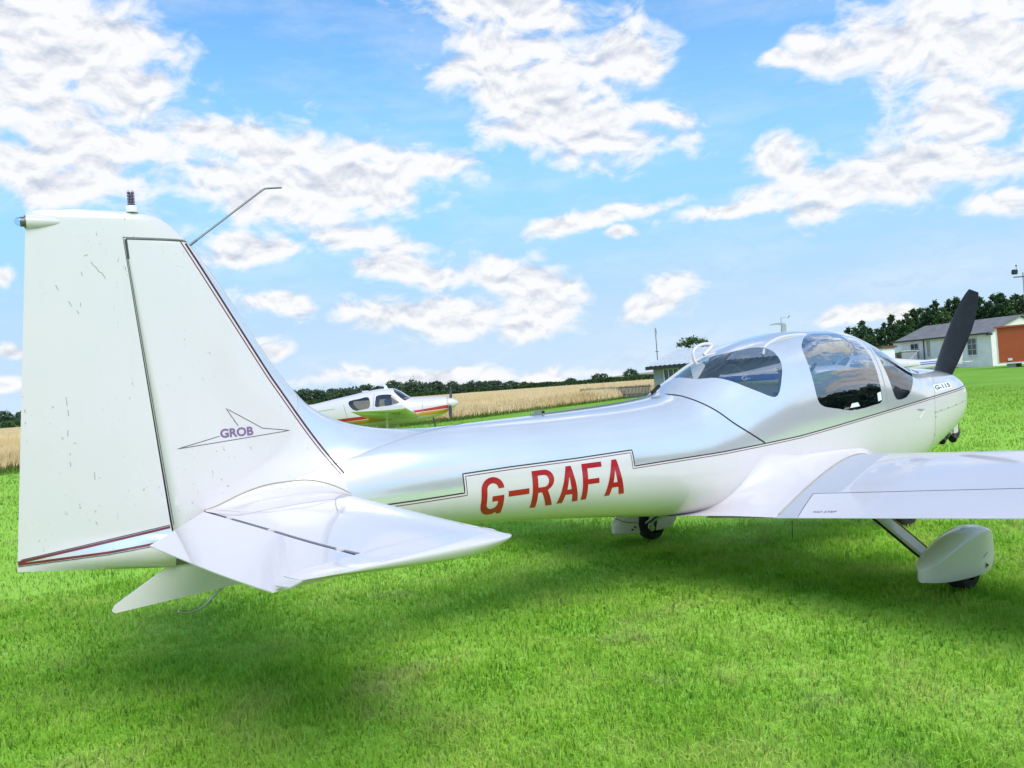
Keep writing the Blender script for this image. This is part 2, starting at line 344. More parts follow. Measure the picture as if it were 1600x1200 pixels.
def decal(mb, V2, F, hit, mi=0, maxe=.02):
    """flat outline mesh in 2D laid onto a surface, subdivided so that it follows it"""
    bm = bmesh.new(); vs = [bm.verts.new((p[0], p[1], 0)) for p in V2]
    for f in F:
        try: bm.faces.new([vs[i] for i in f])
        except ValueError: pass
    bmesh.ops.triangulate(bm, faces=bm.faces[:])
    for _ in range(7):
        e = [e for e in bm.edges if e.calc_length() > maxe]
        if not e: break
        bmesh.ops.subdivide_edges(bm, edges=e, cuts=1); bmesh.ops.triangulate(bm, faces=bm.faces[:])
    bm.verts.index_update(); H = [hit(v.co.x, v.co.y) for v in bm.verts]
    F2 = [[v.index for v in f.verts] for f in bm.faces if all(H[v.index] is not None for v in f.verts)]
    H = [h if h is not None else Vector((0, 0, 0)) for h in H]; bm.free(); mb.add(H, F2, mi)
def fill2d(outlines):
    """outlines (with holes) filled flat; returns verts, faces"""
    cu = bpy.data.curves.new('tmp', 'CURVE'); cu.dimensions = '2D'; cu.fill_mode = 'BOTH'
    for o in outlines:
        sp = cu.splines.new('POLY'); sp.points.add(len(o)-1); sp.use_cyclic_u = True
        for i, p in enumerate(o): sp.points[i].co = (p[0], p[1], 0, 1)
    ob = bpy.data.objects.new('tmp', cu); COL.objects.link(ob); dg = bpy.context.evaluated_depsgraph_get()
    me = bpy.data.meshes.new_from_object(ob.evaluated_get(dg)); V = [(v.co.x, v.co.y) for v in me.vertices]; F = [list(p.vertices) for p in me.polygons]
    bpy.data.objects.remove(ob); bpy.data.curves.remove(cu); bpy.data.meshes.remove(me); return V, F
def text2d(s, shear=0, spacing=1, bold=0):
    cu = bpy.data.curves.new('tmp', 'FONT'); cu.body = s; cu.shear = shear; cu.space_character = spacing; cu.offset = bold; cu.resolution_u = 4
    ob = bpy.data.objects.new('tmp', cu); COL.objects.link(ob); dg = bpy.context.evaluated_depsgraph_get()
    me = bpy.data.meshes.new_from_object(ob.evaluated_get(dg)); V = np.array([(v.co.x, v.co.y) for v in me.vertices]); F = [list(p.vertices) for p in me.polygons]
    bpy.data.objects.remove(ob); bpy.data.curves.remove(cu); bpy.data.meshes.remove(me)
    V -= V.min(0); V /= V.max(0); return V, F                  # fitted to the unit square
def bez(a, b, c, n):
    return [(1-t)**2*np.array(a)+2*t*(1-t)*np.array(b)+t*t*np.array(c) for t in np.linspace(0, 1, n)]
def foil(t, th):
    return 5*th*(.2969*np.sqrt(t)-.1260*t-.3516*t**2+.2843*t**3-.1036*t**4)
# BODY START
def herm(xs, ys, x):
    xs = np.asarray(xs, float); ys = np.asarray(ys, float); x = np.clip(np.asarray(x, float), xs[0], xs[-1])
    d = np.diff(ys)/np.diff(xs); m = np.zeros(len(xs))
    m[0], m[-1] = d[0], d[-1]
    for i in range(1, len(xs)-1):
        if d[i-1]*d[i] > 0:
            w1 = 2*(xs[i+1]-xs[i])+(xs[i]-xs[i-1]); w2 = (xs[i+1]-xs[i])+2*(xs[i]-xs[i-1])
            m[i] = (w1+w2)/(w1/d[i-1]+w2/d[i])
    i = np.clip(np.searchsorted(xs, x, side='right')-1, 0, len(xs)-2)
    h = xs[i+1]-xs[i]; t = (x-xs[i])/h
    return ((2*t**3-3*t**2+1)*ys[i]+(t**3-2*t**2+t)*h*m[i]+(-2*t**3+3*t**2)*ys[i+1]+(t**3-t**2)*h*m[i+1])
#        x     zt     zb    w     zc    nu   nl
BODY = np.array([
 (0.60, 1.10, .835, .045, .97, 2.0, 2.0),
 (1.00, 1.20, .840, .120, .98, 2.0, 2.0),
 (1.50, 1.325, .825, .190, 1.00, 2.0, 2.0),
 (2.00, 1.382, .790, .245, 1.00, 2.0, 2.0),
 (2.50, 1.395, .745, .290, 1.00, 2.05, 2.1),
 (3.00, 1.402, .695, .340, .99, 2.05, 2.1),
 (3.50, 1.415, .635, .395, .98, 2.1, 2.2),
 (3.90, 1.440, .580, .440, .97, 2.1, 2.2),
 (4.10, 1.470, .555, .462, .96, 2.1, 2.25),
 (4.30, 1.570, .530, .480, .95, 2.1, 2.3),
 (4.70, 1.740, .475, .510, .98, 2.3, 2.4),
 (5.10, 1.850, .430, .530, 1.03, 2.5, 2.5),
 (5.60, 1.905, .405, .545, 1.05, 2.55, 2.5),
 (5.90, 1.907, .405, .548, 1.05, 2.55, 2.5),
 (6.15, 1.880, .42, .548, 1.05, 2.5, 2.5),
 (6.40, 1.800, .45, .545, 1.05, 2.5, 2.5),
 (6.80, 1.590, .54, .537, 1.05, 2.5, 2.4),
 (6.95, 1.530, .59, .530, 1.08, 2.7, 2.3),
 (7.10, 1.515, .65, .522, 1.12, 2.8, 2.3),
 (7.30, 1.495, .73, .515, 1.16, 2.8, 2.3),
 (7.48, 1.475, .82, .492, 1.18, 2.7, 2.3),
 (7.60, 1.445, .90, .450, 1.19, 2.6, 2.3),
 (7.68, 1.400, .98, .385, 1.20, 2.4, 2.2),
 (7.72, 1.350, 1.05, .310, 1.20, 2.3, 2.2),
 (7.74, 1.290, 1.12, .210, 1.20, 2.2, 2.2),
])
def bodysec(x): return [herm(BODY[:, 0], BODY[:, k], x) for k in range(1, 7)]
def halfw(x, z):
    zt, zb, w, zc, nu, nl = bodysec(x)
    up = z > zc
    r = np.where(up, (z-zc)/(zt-zc), (zc-z)/(zc-zb)); n = np.where(up, nu, nl)
    return np.where((r < 1) & (x > .6) & (x < 7.74), w*np.clip(1-np.clip(r, 0, 1)**n, 0, 1)**(1/n), -1)
# BODY END

def rib(name, m, parent, pts, w, hit, step=.015):
    B = MB(); ribbon(B, pts, w, hit, step); return B.build(name, m, parent, fix=False) if B.F else None

# ================================================================ the white and silver aircraft in front
plane = tag(empty('light_aircraft'), 'large white and silver aircraft lettered G-RAFA in red, parked in front on the grass', 'aircraft')
def bpt(x, th, s=1):
    zt, zb, w, zc, nu, nl = [float(v) for v in bodysec(x)]
    c, q = math.cos(th), math.sin(th)
    if q >= 0: return np.array([x, -s*w*np.sign(c)*abs(c)**(2/nu), zc+(zt-zc)*abs(q)**(2/nu)])
    return np.array([x, -s*w*np.sign(c)*abs(c)**(2/nl), zc-(zc-zb)*abs(q)**(2/nl)])
xs = np.unique(np.concatenate([np.arange(.6, 7.4, .025), np.arange(7.4, 7.66, .012), np.linspace(7.66, 7.74, 14)]))
NA = 132; B = MB(); B.grid([[bpt(x, 2*pi*k/NA) for k in range(NA)] for x in xs], closed=True, caps=True)
body = Surf(B.V, B.F)
if (body.N*(body.V-np.array([4, 0, 1]))).sum() < 0: body.N *= -1; body.T = body.T[:, ::-1]
GL = [(1.52, .985), (1.911, .986), (2.224, .991), (2.224, 1.105), (2.563, 1.111), (3.034, 1.112), (3.474, 1.121), (3.474, 1.014), (3.843, 1.022), (4.246, 1.029), (4.658, 1.048), (5.039, 1.068), (5.42, 1.103), (5.838, 1.143), (6.303, 1.186), (6.818, 1.231), (7.4, 1.285), (7.745, 1.317)]
FL = [(1.515, 1.19), (1.40, 1.385), (1.178, 1.757), (1.0, 2.085), (.814, 2.43), (.772, 2.507)]
SILV = GL+[(9, 1.4), (9, 4), (.5, 4), (.72, 2.60)]+FL[::-1]
fsilver = lambda V: sdpoly(V[:, 0], V[:, 2], SILV)
CANOPY = [(4.05, 1.50), (4.105, 1.462), (4.143, 1.448), (4.208, 1.393), (4.301, 1.314), (4.42, 1.206), (4.658, 1.052), (5.04, 1.072), (5.42, 1.107), (5.84, 1.147), (6.182, 1.18), (6.179, 1.341), (6.191, 1.56), (6.215, 1.733), (6.215, 2.1), (4.05, 2.1)]
SIDEW = crom([(5.34, 1.735), (5.30, 1.60), (5.285, 1.48), (5.283, 1.36), (5.30, 1.30), (5.36, 1.265), (5.50, 1.240), (5.66, 1.213), (5.80, 1.214), (5.98, 1.232), (6.085, 1.243), (6.108, 1.262), (6.115, 1.34), (6.125, 1.46), (6.135, 1.60), (6.125, 1.72), (6.07, 1.80), (5.95, 1.84), (5.80, 1.855), (5.62, 1.855), (5.47, 1.82)], 6)
REARW = crom([(4.335, 1.562), (4.45, 1.558), (4.53, 1.528), (4.625, 1.472), (4.72, 1.425), (4.80, 1.388), (4.85, 1.380), (4.89, 1.402), (4.93, 1.455), (4.975, 1.525), (5.022, 1.60), (5.045, 1.67), (5.04, 1.735), (4.97, 1.768), (4.84, 1.757), (4.70, 1.733), (4.56, 1.70), (4.42, 1.665), (4.33, 1.61)], 6)
SCREEN = [(6.31, 1.90), (6.27, 1.78), (6.255, 1.66), (6.256, 1.54), (6.27, 1.42), (6.285, 1.32), (6.30, 1.27), (6.33, 1.25), (6.40, 1.25), (6.47, 1.262), (6.55, 1.30), (6.64, 1.37), (6.72, 1.435), (6.83, 1.50), (6.93, 1.525), (6.945, 1.60), (6.8, 1.95)]
can, rest = body.cut(body.T, lambda V: sdpoly(V[:, 0], V[:, 2], CANOPY))
sw, can = body.cut(can, lambda V: sdpoly(V[:, 0], V[:, 2], SIDEW))
rw, can = body.cut(can, lambda V: sdpoly(V[:, 0], V[:, 2], REARW))
ws, rest = body.cut(rest, lambda V: sdpoly(V[:, 0], V[:, 2], SCREEN))
sil, whi = body.cut(rest, fsilver)
fus = body.obj('fuselage', [whi, sil], [white, silver], plane)
hood = body.obj('canopy_frame', [can], [silver], plane)
def halves(T, name, parent, glass=glass):
    c = body.V[T].mean(1)
    for s in (-1, 1):
        t = T[(c[:, 1]*s) > 0]
        if len(t): body.obj(name, [t], [glass], parent)
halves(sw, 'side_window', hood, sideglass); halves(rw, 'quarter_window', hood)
body.obj('windscreen', [ws], [glass], plane)
full = BVHTree.FromPolygons([tuple(v) for v in B.V], B.F)
hb = lambda side=-1, off=.0016: (lambda a, b: onside(full, a, b, side, off))

# ---- fin, rudder
XLE = lambda z: herm([.9, 1.3, 1.62, 1.828, 2.082, 2.293, 2.484, 2.51, 2.556, 2.60, 2.633, 2.650], [1.80, 1.55, 1.352, 1.205, 1.06, .938, .808, .79, .745, .695, .635, .50], z)
XTE = lambda z: -.088+(z-.908)*.0833
XH = lambda z: .605-(z-1.02)*.0876
def finhalf(x, z):
    a, b = float(XLE(z)), float(XTE(z)); t = np.clip((a-x)/(a-b), 0, 1); return max(.0015, foil(t, .105)*(a-b)*.95)
B = MB(); rows = []
for z in np.linspace(.95, 2.506, 70):
    a, b = float(XLE(z)), float(XH(z))+.0015; u = (1-np.cos(np.linspace(0, pi/2, 26)))
    R_ = [(a-(a-b)*t, -finhalf(a-(a-b)*t, z), z) for t in u[::-1]]; Lf = [(p[0], -p[1], z) for p in R_[::-1][1:]]
    rows.append(R_+Lf)
B.grid(rows, closed=True, caps=True); FS = Surf(B.V, B.F)
if (FS.N*FS.V*np.array([0, 1, 0])).sum() < 0: FS.N *= -1; FS.T = FS.T[:, ::-1]
s_, w_ = FS.cut(FS.T, fsilver)
fin = FS.obj('tail_fin', [w_, s_], [tailwhite, silver], plane)
fin.data.set_sharp_from_angle(angle=radians(50))
finT = BVHTree.FromPolygons([tuple(v) for v in B.V], B.F)
# rudder: the hinged blade, its bottom fairing and the horn that caps the fin
B = MB(); rows = []
zbot = lambda x: .905-(x+.088)*.146
for z in np.concatenate([np.linspace(0, .06, 6), np.linspace(.09, 1, 60)]):
    r = []
    zz0 = None
    for t in np.linspace(0, 1, 22):
        zt_ = 2.5124; x = None
        # blend from the sloping bottom edge to level rows
        zb_ = lambda xx: zbot(xx)
        xh, xt = None, None
        zr = .905+(zt_-.905)*z; xh = float(XH(zr))-.0015; xt = float(XTE(zr)); x = xh+(xt-xh)*t
        zz = zbot(x)+(zt_-zbot(x))*z
        h = finhalf(x, max(zz, .95))
        bul = .020*np.exp(-((zz-.93)/.055)**2)*np.clip((x+.09)/.5, 0, 1); edge = np.sqrt(np.clip((zz-zbot(x))/.05, .02, 1))
        r.append((x, -(h+bul)*edge, zz))
    rows.append(r+[(p[0], -p[1], p[2]) for p in r[::-1]])
B.grid(rows, closed=True, caps=True)
rows = []
for z in np.concatenate([np.linspace(2.5125, 2.6, 8), 2.6+.05*np.sin(np.linspace(.1, pi/2, 10))]):
    a, b = float(XLE(z)), float(XTE(z)); k = 1 if z < 2.6 else np.sqrt(max(0.02, 1-((z-2.6)/.052)**2))
    u = .5-.5*np.cos(np.linspace(0, pi, 40)); zadd = lambda x: 0.0
    R_ = [(a-(a-b)*t, -max(.0015, foil(min(t, 1), .105)*(a-b)*.95*k*(1.0)), z-(.0 if t < .5 else (t-.5)*.04*(z-2.5125)/.13)) for t in u]
    rows.append(R_+[(p[0], -p[1], p[2]) for p in R_[::-1]][1:-1])
B.grid(rows, closed=True, caps=True)
B.tube([(.25, 0, 2.583), (.18, 0, 2.580), (.1, 0, 2.577), (.052, 0, 2.576), (.050, 0, 2.576)], [.006, .020, .030, .033, .02], 20)
rud = B.build('rudder', tailwhite, plane, auto=40)
rudT = bvh(rud)
B = MB(); B.tube([(.056, 0, 2.576), (.046, 0, 2.576)], .031, 18, 0); B.tube([(.046, 0, 2.576), (.030, 0, 2.576)], .024, 18, 0)
B.tube([(.03, 0, 2.576), (.018, 0, 2.576), (.008, 0, 2.576), (.003, 0, 2.576)], [.023, .021, .014, .004], 18, 1)
B.build('tail_lamp', [steel, glass], rud, auto=40)
B = MB(); B.tube([(.532, 0, 2.646), (.532, 0, 2.672), (.532, 0, 2.679)], [.031, .031, .027], 24, 0); B.build('beacon_base', whitep, rud, auto=40)
B = MB(); B.tube([(.532, 0, 2.679), (.532, 0, 2.752)], .012, 10, 1)
for i in range(5):
    for k in range(6):
        a = k*pi/3+i*.3; B.box((.532+.0145*cos(a), .0145*sin(a), 2.689+i*.0145), (.007, .007, .008), 2)
B.tube([(.532, 0, 2.679), (.532, 0, 2.75), (.532, 0, 2.760), (.532, 0, 2.764)], [.019, .019, .016, .006], 20, 0)
B.build('strobe_beacon', [glassmat('beacon_lens', (.88, .86, .9), 1.2), mat('led_board', (.04, .035, .05), .5), mat('led_chip', (.22, .12, .16), .3)], rud, auto=40)
B = MB(); B.tube([(.800, 0, 2.480), (.845, 0, 2.516)], .0065, 10); B.tube([(.84, 0, 2.512), (1.215, 0, 2.806), (1.235, 0, 2.8185), (1.255, 0, 2.8215), (1.331, 0, 2.831)], .0052, 8)
B.build('whip_antenna', steel, fin, auto=40)
# hinge gap, stripe lines, logo
hf = lambda s=-1, off=.0012: (lambda a, b: onside(finT, a, b, s, off))
hr = lambda s=-1, off=.0012: (lambda a, b: onside(rudT, a, b, s, off))
for s in (-1, 1):
    B = MB(); ribbon(B, [(XH(z)+.006, z) for z in np.linspace(1.03, 2.50, 40)], .0032, hf(s))
    ribbon(B, [(XH(2.50)+.012, 2.50), (XH(2.40)+.008, 2.40)], .012, hf(s, .0016))
    ribbon(B, [(.465, 2.502), (.6, 2.502), (.74, 2.5025), (.785, 2.503)], .006, hf(s)); B.build('hinge_gap', mat('hinge_gap_dark', (.05, .05, .05), .7) if 'hinge_gap_dark' not in MATS else MATS['hinge_gap_dark'], fin, fix=False)
for mk_ in [[(0.292, 2.412), (0.309, 2.419)], [(0.321, 2.384), (0.330, 2.366), (0.345, 2.352), (0.352, 2.334), (0.366, 2.328), (0.38, 2.301)], [(0.275, 2.332), (0.277, 2.313)], [(0.159, 2.268), (0.169, 2.243)], [(0.209, 2.187), (0.222, 2.162)], [(0.243, 2.142), (0.25, 2.123)], [(0.26, 2.18), (0.261, 2.161)], [(0.168, 1.719), (0.17, 1.675)], [(0.172, 1.656), (0.173, 1.625)], [(0.165, 1.557), (0.163, 1.526)], [(0.186, 1.492), (0.197, 1.488)], [(0.166, 1.444), (0.168, 1.432)], [(0.164, 1.401), (0.167, 1.376)], [(0.266, 1.339), (0.267, 1.301)], [(0.256, 1.097), (0.263, 1.08)]]:
    rib('scuff_mark', MATS.get('scuff') or mat('scuff', (.36, .33, .26), .8), rud, mk_, .0034, hr(-1, .0010), .01)
# dark lining between the fin and the rudder
B = MB()
B.grid([[(XH(z)+.003, -finhalf(XH(z), z)*.85, z), (XH(z)-.003, -finhalf(XH(z), z)*.85, z), (XH(z)-.003, finhalf(XH(z), z)*.85, z), (XH(z)+.003, finhalf(XH(z), z)*.85, z)] for z in np.linspace(1.0, 2.5, 8)], closed=True, caps=True)
B.build('hinge_rod', rubber, fin)

# ---- fairing between fin and fuselage
def finrail(s, side):
    if s >= 1: return np.array([1.325, 0, 1.66])
    ph = s*pi/2
    x = .625+(1.325-.625)*math.sin(ph)**.9; z = 1.17+.49*(s**1.6)
    a = float(XLE(z)); x = min(x, a-.0005); return np.array([x, side*finhalf(x, z)*(1 if s < 1 else 0), z])
B = MB()
for side in (-1, 1):
    rows = []
    for s in np.linspace(0, 1, 60):
        f = finrail(s, side); xb = .63+(2.42-.63)*s**1.15; th = radians(38)+radians(52)*s**2.2; b = bpt(xb, th, 1 if side < 0 else -1)
        b2 = bpt(xb, th+.01, 1 if side < 0 else -1); sl = abs((b2[2]-b[2])/max(abs(b2[1]-b[1]), 1e-5)); yc = abs(f[1])
        zc_ = b[2]+min(sl*max(abs(b[1])-yc, 0), .35); xc = f[0]+(b[0]-f[0])*(.10+.10*s)
        zc_ = min(zc_, float(bodysec(xc)[0])+.02*(1-s)+.02); c = (xc, side*yc, zc_)
        rows.append([np.array(p)+np.array([0, 0, .0]) for p in bez(f, c, b, 22)])
    B.grid(rows)
FS2 = Surf(B.V, B.F)
n0 = FS2.N.copy(); sg = np.sign((n0*np.stack([0*FS2.V[:, 0], FS2.V[:, 1], np.full(len(FS2.V), .3)], 1)).sum(1)); FS2.N *= np.where(sg == 0, 1, sg)[:, None]
FS2.V += FS2.N*.0015
s_, w_ = FS2.cut(FS2.T, fsilver)
fair = FS2.obj('fin_fairing', [w_, s_], [tailwhite, silver], plane)
tailT = bvh(fus, fin, fair)
ht = lambda s=-1, off=.0016: (lambda a, b: onside(tailT, a, b, s, off))
def offs(P, d):
    P = [np.array(p, float) for p in P]; o = []
    for i, p in enumerate(P):
        t = P[min(i+1, len(P)-1)]-P[max(i-1, 0)]; t /= np.linalg.norm(t); o.append(p+np.array([-t[1], t[0]])*d)
    return o
G1, G2 = GL, [(x, z-.016) if not 2.22 < x < 3.48 else (x, z) for x, z in GL]
G2 = [(1.52, .969), (1.911, .970), (2.240, .975), (2.240, 1.089), (2.563, 1.095), (3.034, 1.096), (3.458, 1.105), (3.458, .998), (3.843, 1.006), (4.246, 1.013), (4.658, 1.032), (5.039, 1.052), (5.42, 1.087), (5.838, 1.127), (6.303, 1.170), (6.818, 1.215), (7.4, 1.269), (7.73, 1.299)]
for s in (-1, 1):
    rib('stripe', darkline, fus, GL[:17]+[(7.70, 1.313)], .0075, hb(s)); rib('stripe', darkline, fin, FL, .0095, ht(s))
    rib('stripe', maroon, fus, G2, .0045, hb(s)); rib('stripe', maroon, fin, [(p[0]-.018, p[1]-.006) for p in FL], .0055, ht(s, .0018)); rib('stripe', maroon, fin, [(p[0]+.004, p[1]) for p in FL], .0045, ht(s, .0022))
# wedge at the foot of the rudder
for s in (-1, 1):
    B = MB(); decal(B, [(-.078, .9455), (.592, 1.016), (.592, .952), (.30, .935)], [[0, 1, 2, 3]], hr(s, .0012), 0); B.build('silver_wedge', silver, rud, fix=False)
    rib('stripe', maroon, rud, [(-.083, .949), (.592, 1.020)], .012, hr(s, .0020)); rib('stripe', maroon, rud, [(-.083, .940), (.30, .9385), (.592, .953)], .011, hr(s, .0020))
    rib('stripe', darkline, rud, [(-.085, .958), (.592, 1.031)], .0035, hr(s, .0022)); rib('stripe', darkline, rud, [(-.083, .930), (.30, .928), (.592, .941)], .003, hr(s, .0022))
# arrow emblem and name on the fin
for s in (-1, 1):
    fx = (lambda P: P)
    B = MB()
    LOG = [(.97, 1.506), (.913, 1.605), (1.10, 1.482), (1.253, 1.456), (.655, 1.414), (.869, 1.46)]
    ribbon(B, LOG, .0035, hf(s, .0014), .02)
    B.build('emblem', greyp, fin, fix=False)
    V, F = text2d('GROB', bold=.035); B = MB(); a0, a1 = (.873, 1.048) if s < 0 else (1.048, .873)
    V2 = [(a0+(a1-a0)*v[0], 1.449+.048*v[1]) for v in V]; decal(B, V2, F, hf(s, .0018), maxe=.05); B.build('emblem_name', purple, fin, fix=False)

# registration letters, drawn as outlines
def arc(cx, cy, rx, ry, a0, a1, n=12): return [(cx+rx*cos(radians(a0+(a1-a0)*i/n)), cy+ry*sin(radians(a0+(a1-a0)*i/n))) for i in range(n+1)]
w = .62; t = .165
LET = {
 'G': [arc(.31, .69, .31, .31, 0, 180)+arc(.31, .31, .31, .31, 180, 285, 9)+[(.47, .055), (.50, 0), (.62, 0), (.62, .50), (.30, .50), (.30, .36), (.46, .36), (.46, .31)]+arc(.31, .31, .15, .15, 0, -180, 10)+arc(.31, .69, .15, .15, 180, 0, 10)],
 '-': [[(.0, .42), (.66, .42), (.66, .57), (.0, .57)]],
 'R': [[(0, 0), (.16, 0), (.16, .40), (.27, .40), (.45, 0), (.63, 0), (.43, .44)]+arc(.34, .72, .28, .28, -55, 90, 12)+[(0, 1)], [(.16, .54), (.16, .86)]+arc(.33, .70, .14, .16, 90, -90, 10)],
 'A': [[(0, 0), (.17, 0), (.22, .22), (.42, .22), (.47, 0), (.64, 0), (.40, 1), (.24, 1)], [(.255, .36), (.385, .36), (.32, .72)]],
 'F': [[(0, 0), (.16, 0), (.16, .42), (.50, .42), (.50, .56), (.16, .56), (.16, .86), (.60, .86), (.60, 1), (0, 1)]]}
XPOS = [('G', 2.335, 2.492), ('-', 2.522, 2.668), ('R', 2.692, 2.852), ('A', 2.884, 3.040), ('F', 3.062, 3.214), ('A', 3.238, 3.392)]
for s in (-1, 1):
    for ch, a, b in XPOS:
        V, F = fill2d(LET[ch]); V = np.array(V); mx_ = V[:, 0].max()
        if s > 0: a, b = 5.727-a, 5.727-b
        B = MB(); decal(B, [(a+(b-a)*v[0]/mx_, .828+.012*(a-2.3)+.235*v[1]) for v in V], F, hb(s, .0016), maxe=.018); B.build('registration_letter', red, fus, fix=False)
# type plate on the cowling
for s in (-1, 1):
    B = MB(); h = hb(s, .0016); decal(B, [(6.965, 1.275), (7.255, 1.296), (7.262, 1.352), (6.972, 1.338)], [[0, 1, 2, 3]], h, 0)
    V, F = text2d('G-115', bold=.03); a0, a1 = (6.985, 7.240) if s < 0 else (7.240, 6.985)
    decal(B, [(a0+(a1-a0)*v[0], 1.292+.038*v[1]+(a0+(a1-a0)*v[0]-6.98)*.055) for v in V], F, hb(s, .003), 1, maxe=.05)
    B.build('type_plate', [whitep, greyp], fus, fix=False)
# panel joints on the cowling and the canopy
for s in (-1, 1):
    h = hb(s, .0010)
    rib('panel_joint', seam, fus, [(7.105, 1.46), (7.05, 1.40), (6.99, 1.32), (6.925, 1.23), (6.895, 1.12), (6.885, 1.0), (6.89, .88), (6.91, .78)], .004, h)
    rib('panel_joint', seam, fus, [(6.89, 1.095), (7.2, 1.125), (7.50, 1.165)], .0035, h)
    h = hb(s, .0016)
    for (a, b) in [(6.905, 1.10), (6.90, 1.06), (7.0, 1.112), (7.13, 1.124), (7.27, 1.14), (7.40, 1.16), (6.895, .90)]:
        B = MB(); decal(B, arc(a, b, .0065, .0065, 0, 360, 10)[:-1], [list(range(10))], h, 0); B.build('cowl_fastener', steel, fus, fix=False)
    rib('canopy_seal', rubber, hood, [(4.095, 1.466)]+[tuple(p) for p in crom(CANOPY[2:7], 5, False)], .011, hb(s, .0014), .01)
    rib('canopy_seal', seam, hood, [(6.180, 1.18), (6.179, 1.341), (6.191, 1.56), (6.212, 1.72), (6.215, 1.80), (6.215, 1.85)], .0065, hb(s, .0014), .01)
B = MB()
B.grid([[Vector(bpt(x, a))+Vector((0, 0, .0014)) for a in np.linspace(radians(70), radians(110), 16)] for x in (6.212, 6.218)])
P = [(6.30, 1.262), (6.40, 1.243), (6.50, 1.262), (6.64, 1.362), (6.72, 1.428), (6.83, 1.495), (6.90, 1.516)]
B.build('canopy_seal', seam, hood, fix=False)
for s in (-1, 1): rib('windscreen_seal', rubber, fus, [(6.78, 1.478), (6.85, 1.508), (6.93, 1.525)], .012, hb(s, .002), .01)
B = MB()
B.grid([[Vector(bpt(x, a))+Vector((0, 0, .003)) for a in np.linspace(radians(50), radians(130), 24)] for x in (6.935, 6.955)])
B.build('windscreen_seal', rubber, fus, fix=False)
# sticker and placards on the side window
B = MB(); decal(B, [(6.045, 1.258), (6.100, 1.266), (6.105, 1.335), (6.050, 1.325)], [[0, 1, 2, 3]], hb(-1, .002), 0); B.build('sticker', whitep, hood, fix=False); B = MB()
decal(B, [(5.66, 1.232), (5.79, 1.238), (5.77, 1.270), (5.69, 1.266)], [[0, 1, 2, 3]], hb(-1, .002), 0)
B.build('sticker', whitep, hood, fix=False)
# cooling air scoop
B = MB(); h = hb(-1, .003)
decal(B, [(6.60, 1.152), (6.735, 1.142), (6.66, 1.130)], [[0, 1, 2]], h, 0, .05); decal(B, [(6.735, 1.137), (6.61, 1.075), (6.64, 1.062)], [[0, 1, 2]], h, 1, .05)
B.build('air_scoop', [mat('scoop_shade', (.30, .31, .31), .5), whitep], fus, fix=False)
# spine rail for the sliding hood
B = MB(); P = [(x, 0, float(bodysec(x)[0])+.010) for x in np.linspace(2.93, 4.08, 24)]; P[-1] = (4.08, 0, 1.488)
V = []
for (x, y, z) in P: V.append([(x, -.016, z-.014), (x, -.016, z), (x, -.006, z+.001), (x, -.006, z-.006), (x, .006, z-.006), (x, .006, z+.001), (x, .016, z), (x, .016, z-.014)])
B.grid(V, closed=True, caps=True); B.box((2.98, -.012, 1.421), (.06, .022, .026), 0, bev=.003); B.build('hood_rail', alu, fus, auto=30)
B = MB(); B.tube([(3.02, -.03, 1.418), (3.02, .03, 1.418)], .009, 10); B.build('rail_pin', rubber, fus, auto=30); B = MB(); B.box((4.085, 0, 1.505), (.10, .026, .022), 0, R=Euler((0, -.55, 0)).to_matrix(), bev=.004); B.build('rail_stop', rubber, fus, auto=30)
# grab handles on the hood, aerials on its roof
def handle(P, r):
    B = MB(); B.tube(crom(P, 8, False), r, 10); B.build('grab_handle', white, hood, auto=50)
def hs(a, b, lift, s=-1):
    p = onside(full, a, b, s, 0); n = Vector((p.x-p.x, p.y, (p.z-1.1))).normalized(); return p+Vector((0, 0, 0))+n*lift
handle([(4.985, -.278, 1.705), (5.03, -.262, 1.765), (5.12, -.245, 1.80), (5.25, -.235, 1.835), (5.40, -.24, 1.850), (5.53, -.25, 1.850), (5.545, -.255, 1.840), (5.42, -.272, 1.805), (5.24, -.30, 1.742)], .0135)
p0 = bpt(4.62, radians(100)); 
handle([(4.62, .10, 1.70), (4.625, .11, 1.77), (4.68, .11, 1.815), (4.76, .10, 1.832), (4.82, .09, 1.820), (4.80, .09, 1.795), (4.73, .10, 1.745)], .0135)
B = MB(); pr = [(5.24, 1.965), (5.27, 1.985), (5.33, 1.998), (5.40, 2.0), (5.44, 1.985), (5.452, 1.955), (5.445, 1.925), (5.45, 1.882), (5.385, 1.875), (5.392, 1.92), (5.40, 1.955), (5.375, 1.972), (5.33, 1.974), (5.28, 1.968)]
B.prism([(a+.19, 1.903+(b-1.88)*.6) for a, b in pr], -.006, .006, 1); B.tube([(5.585, 0, 1.965), (5.583, 0, 2.018)], .003, 8); B.tube([(5.583, 0, 2.016), (5.63, -.02, 2.016)], .002, 6); B.box((5.65, -.03, 2.022), (.03, .012, .006), 0, R=Euler((0, -.7, 0)).to_matrix())
B.build('roof_antenna', mat('grey_green_antenna', (.32, .36, .35), .4), hood, auto=40)

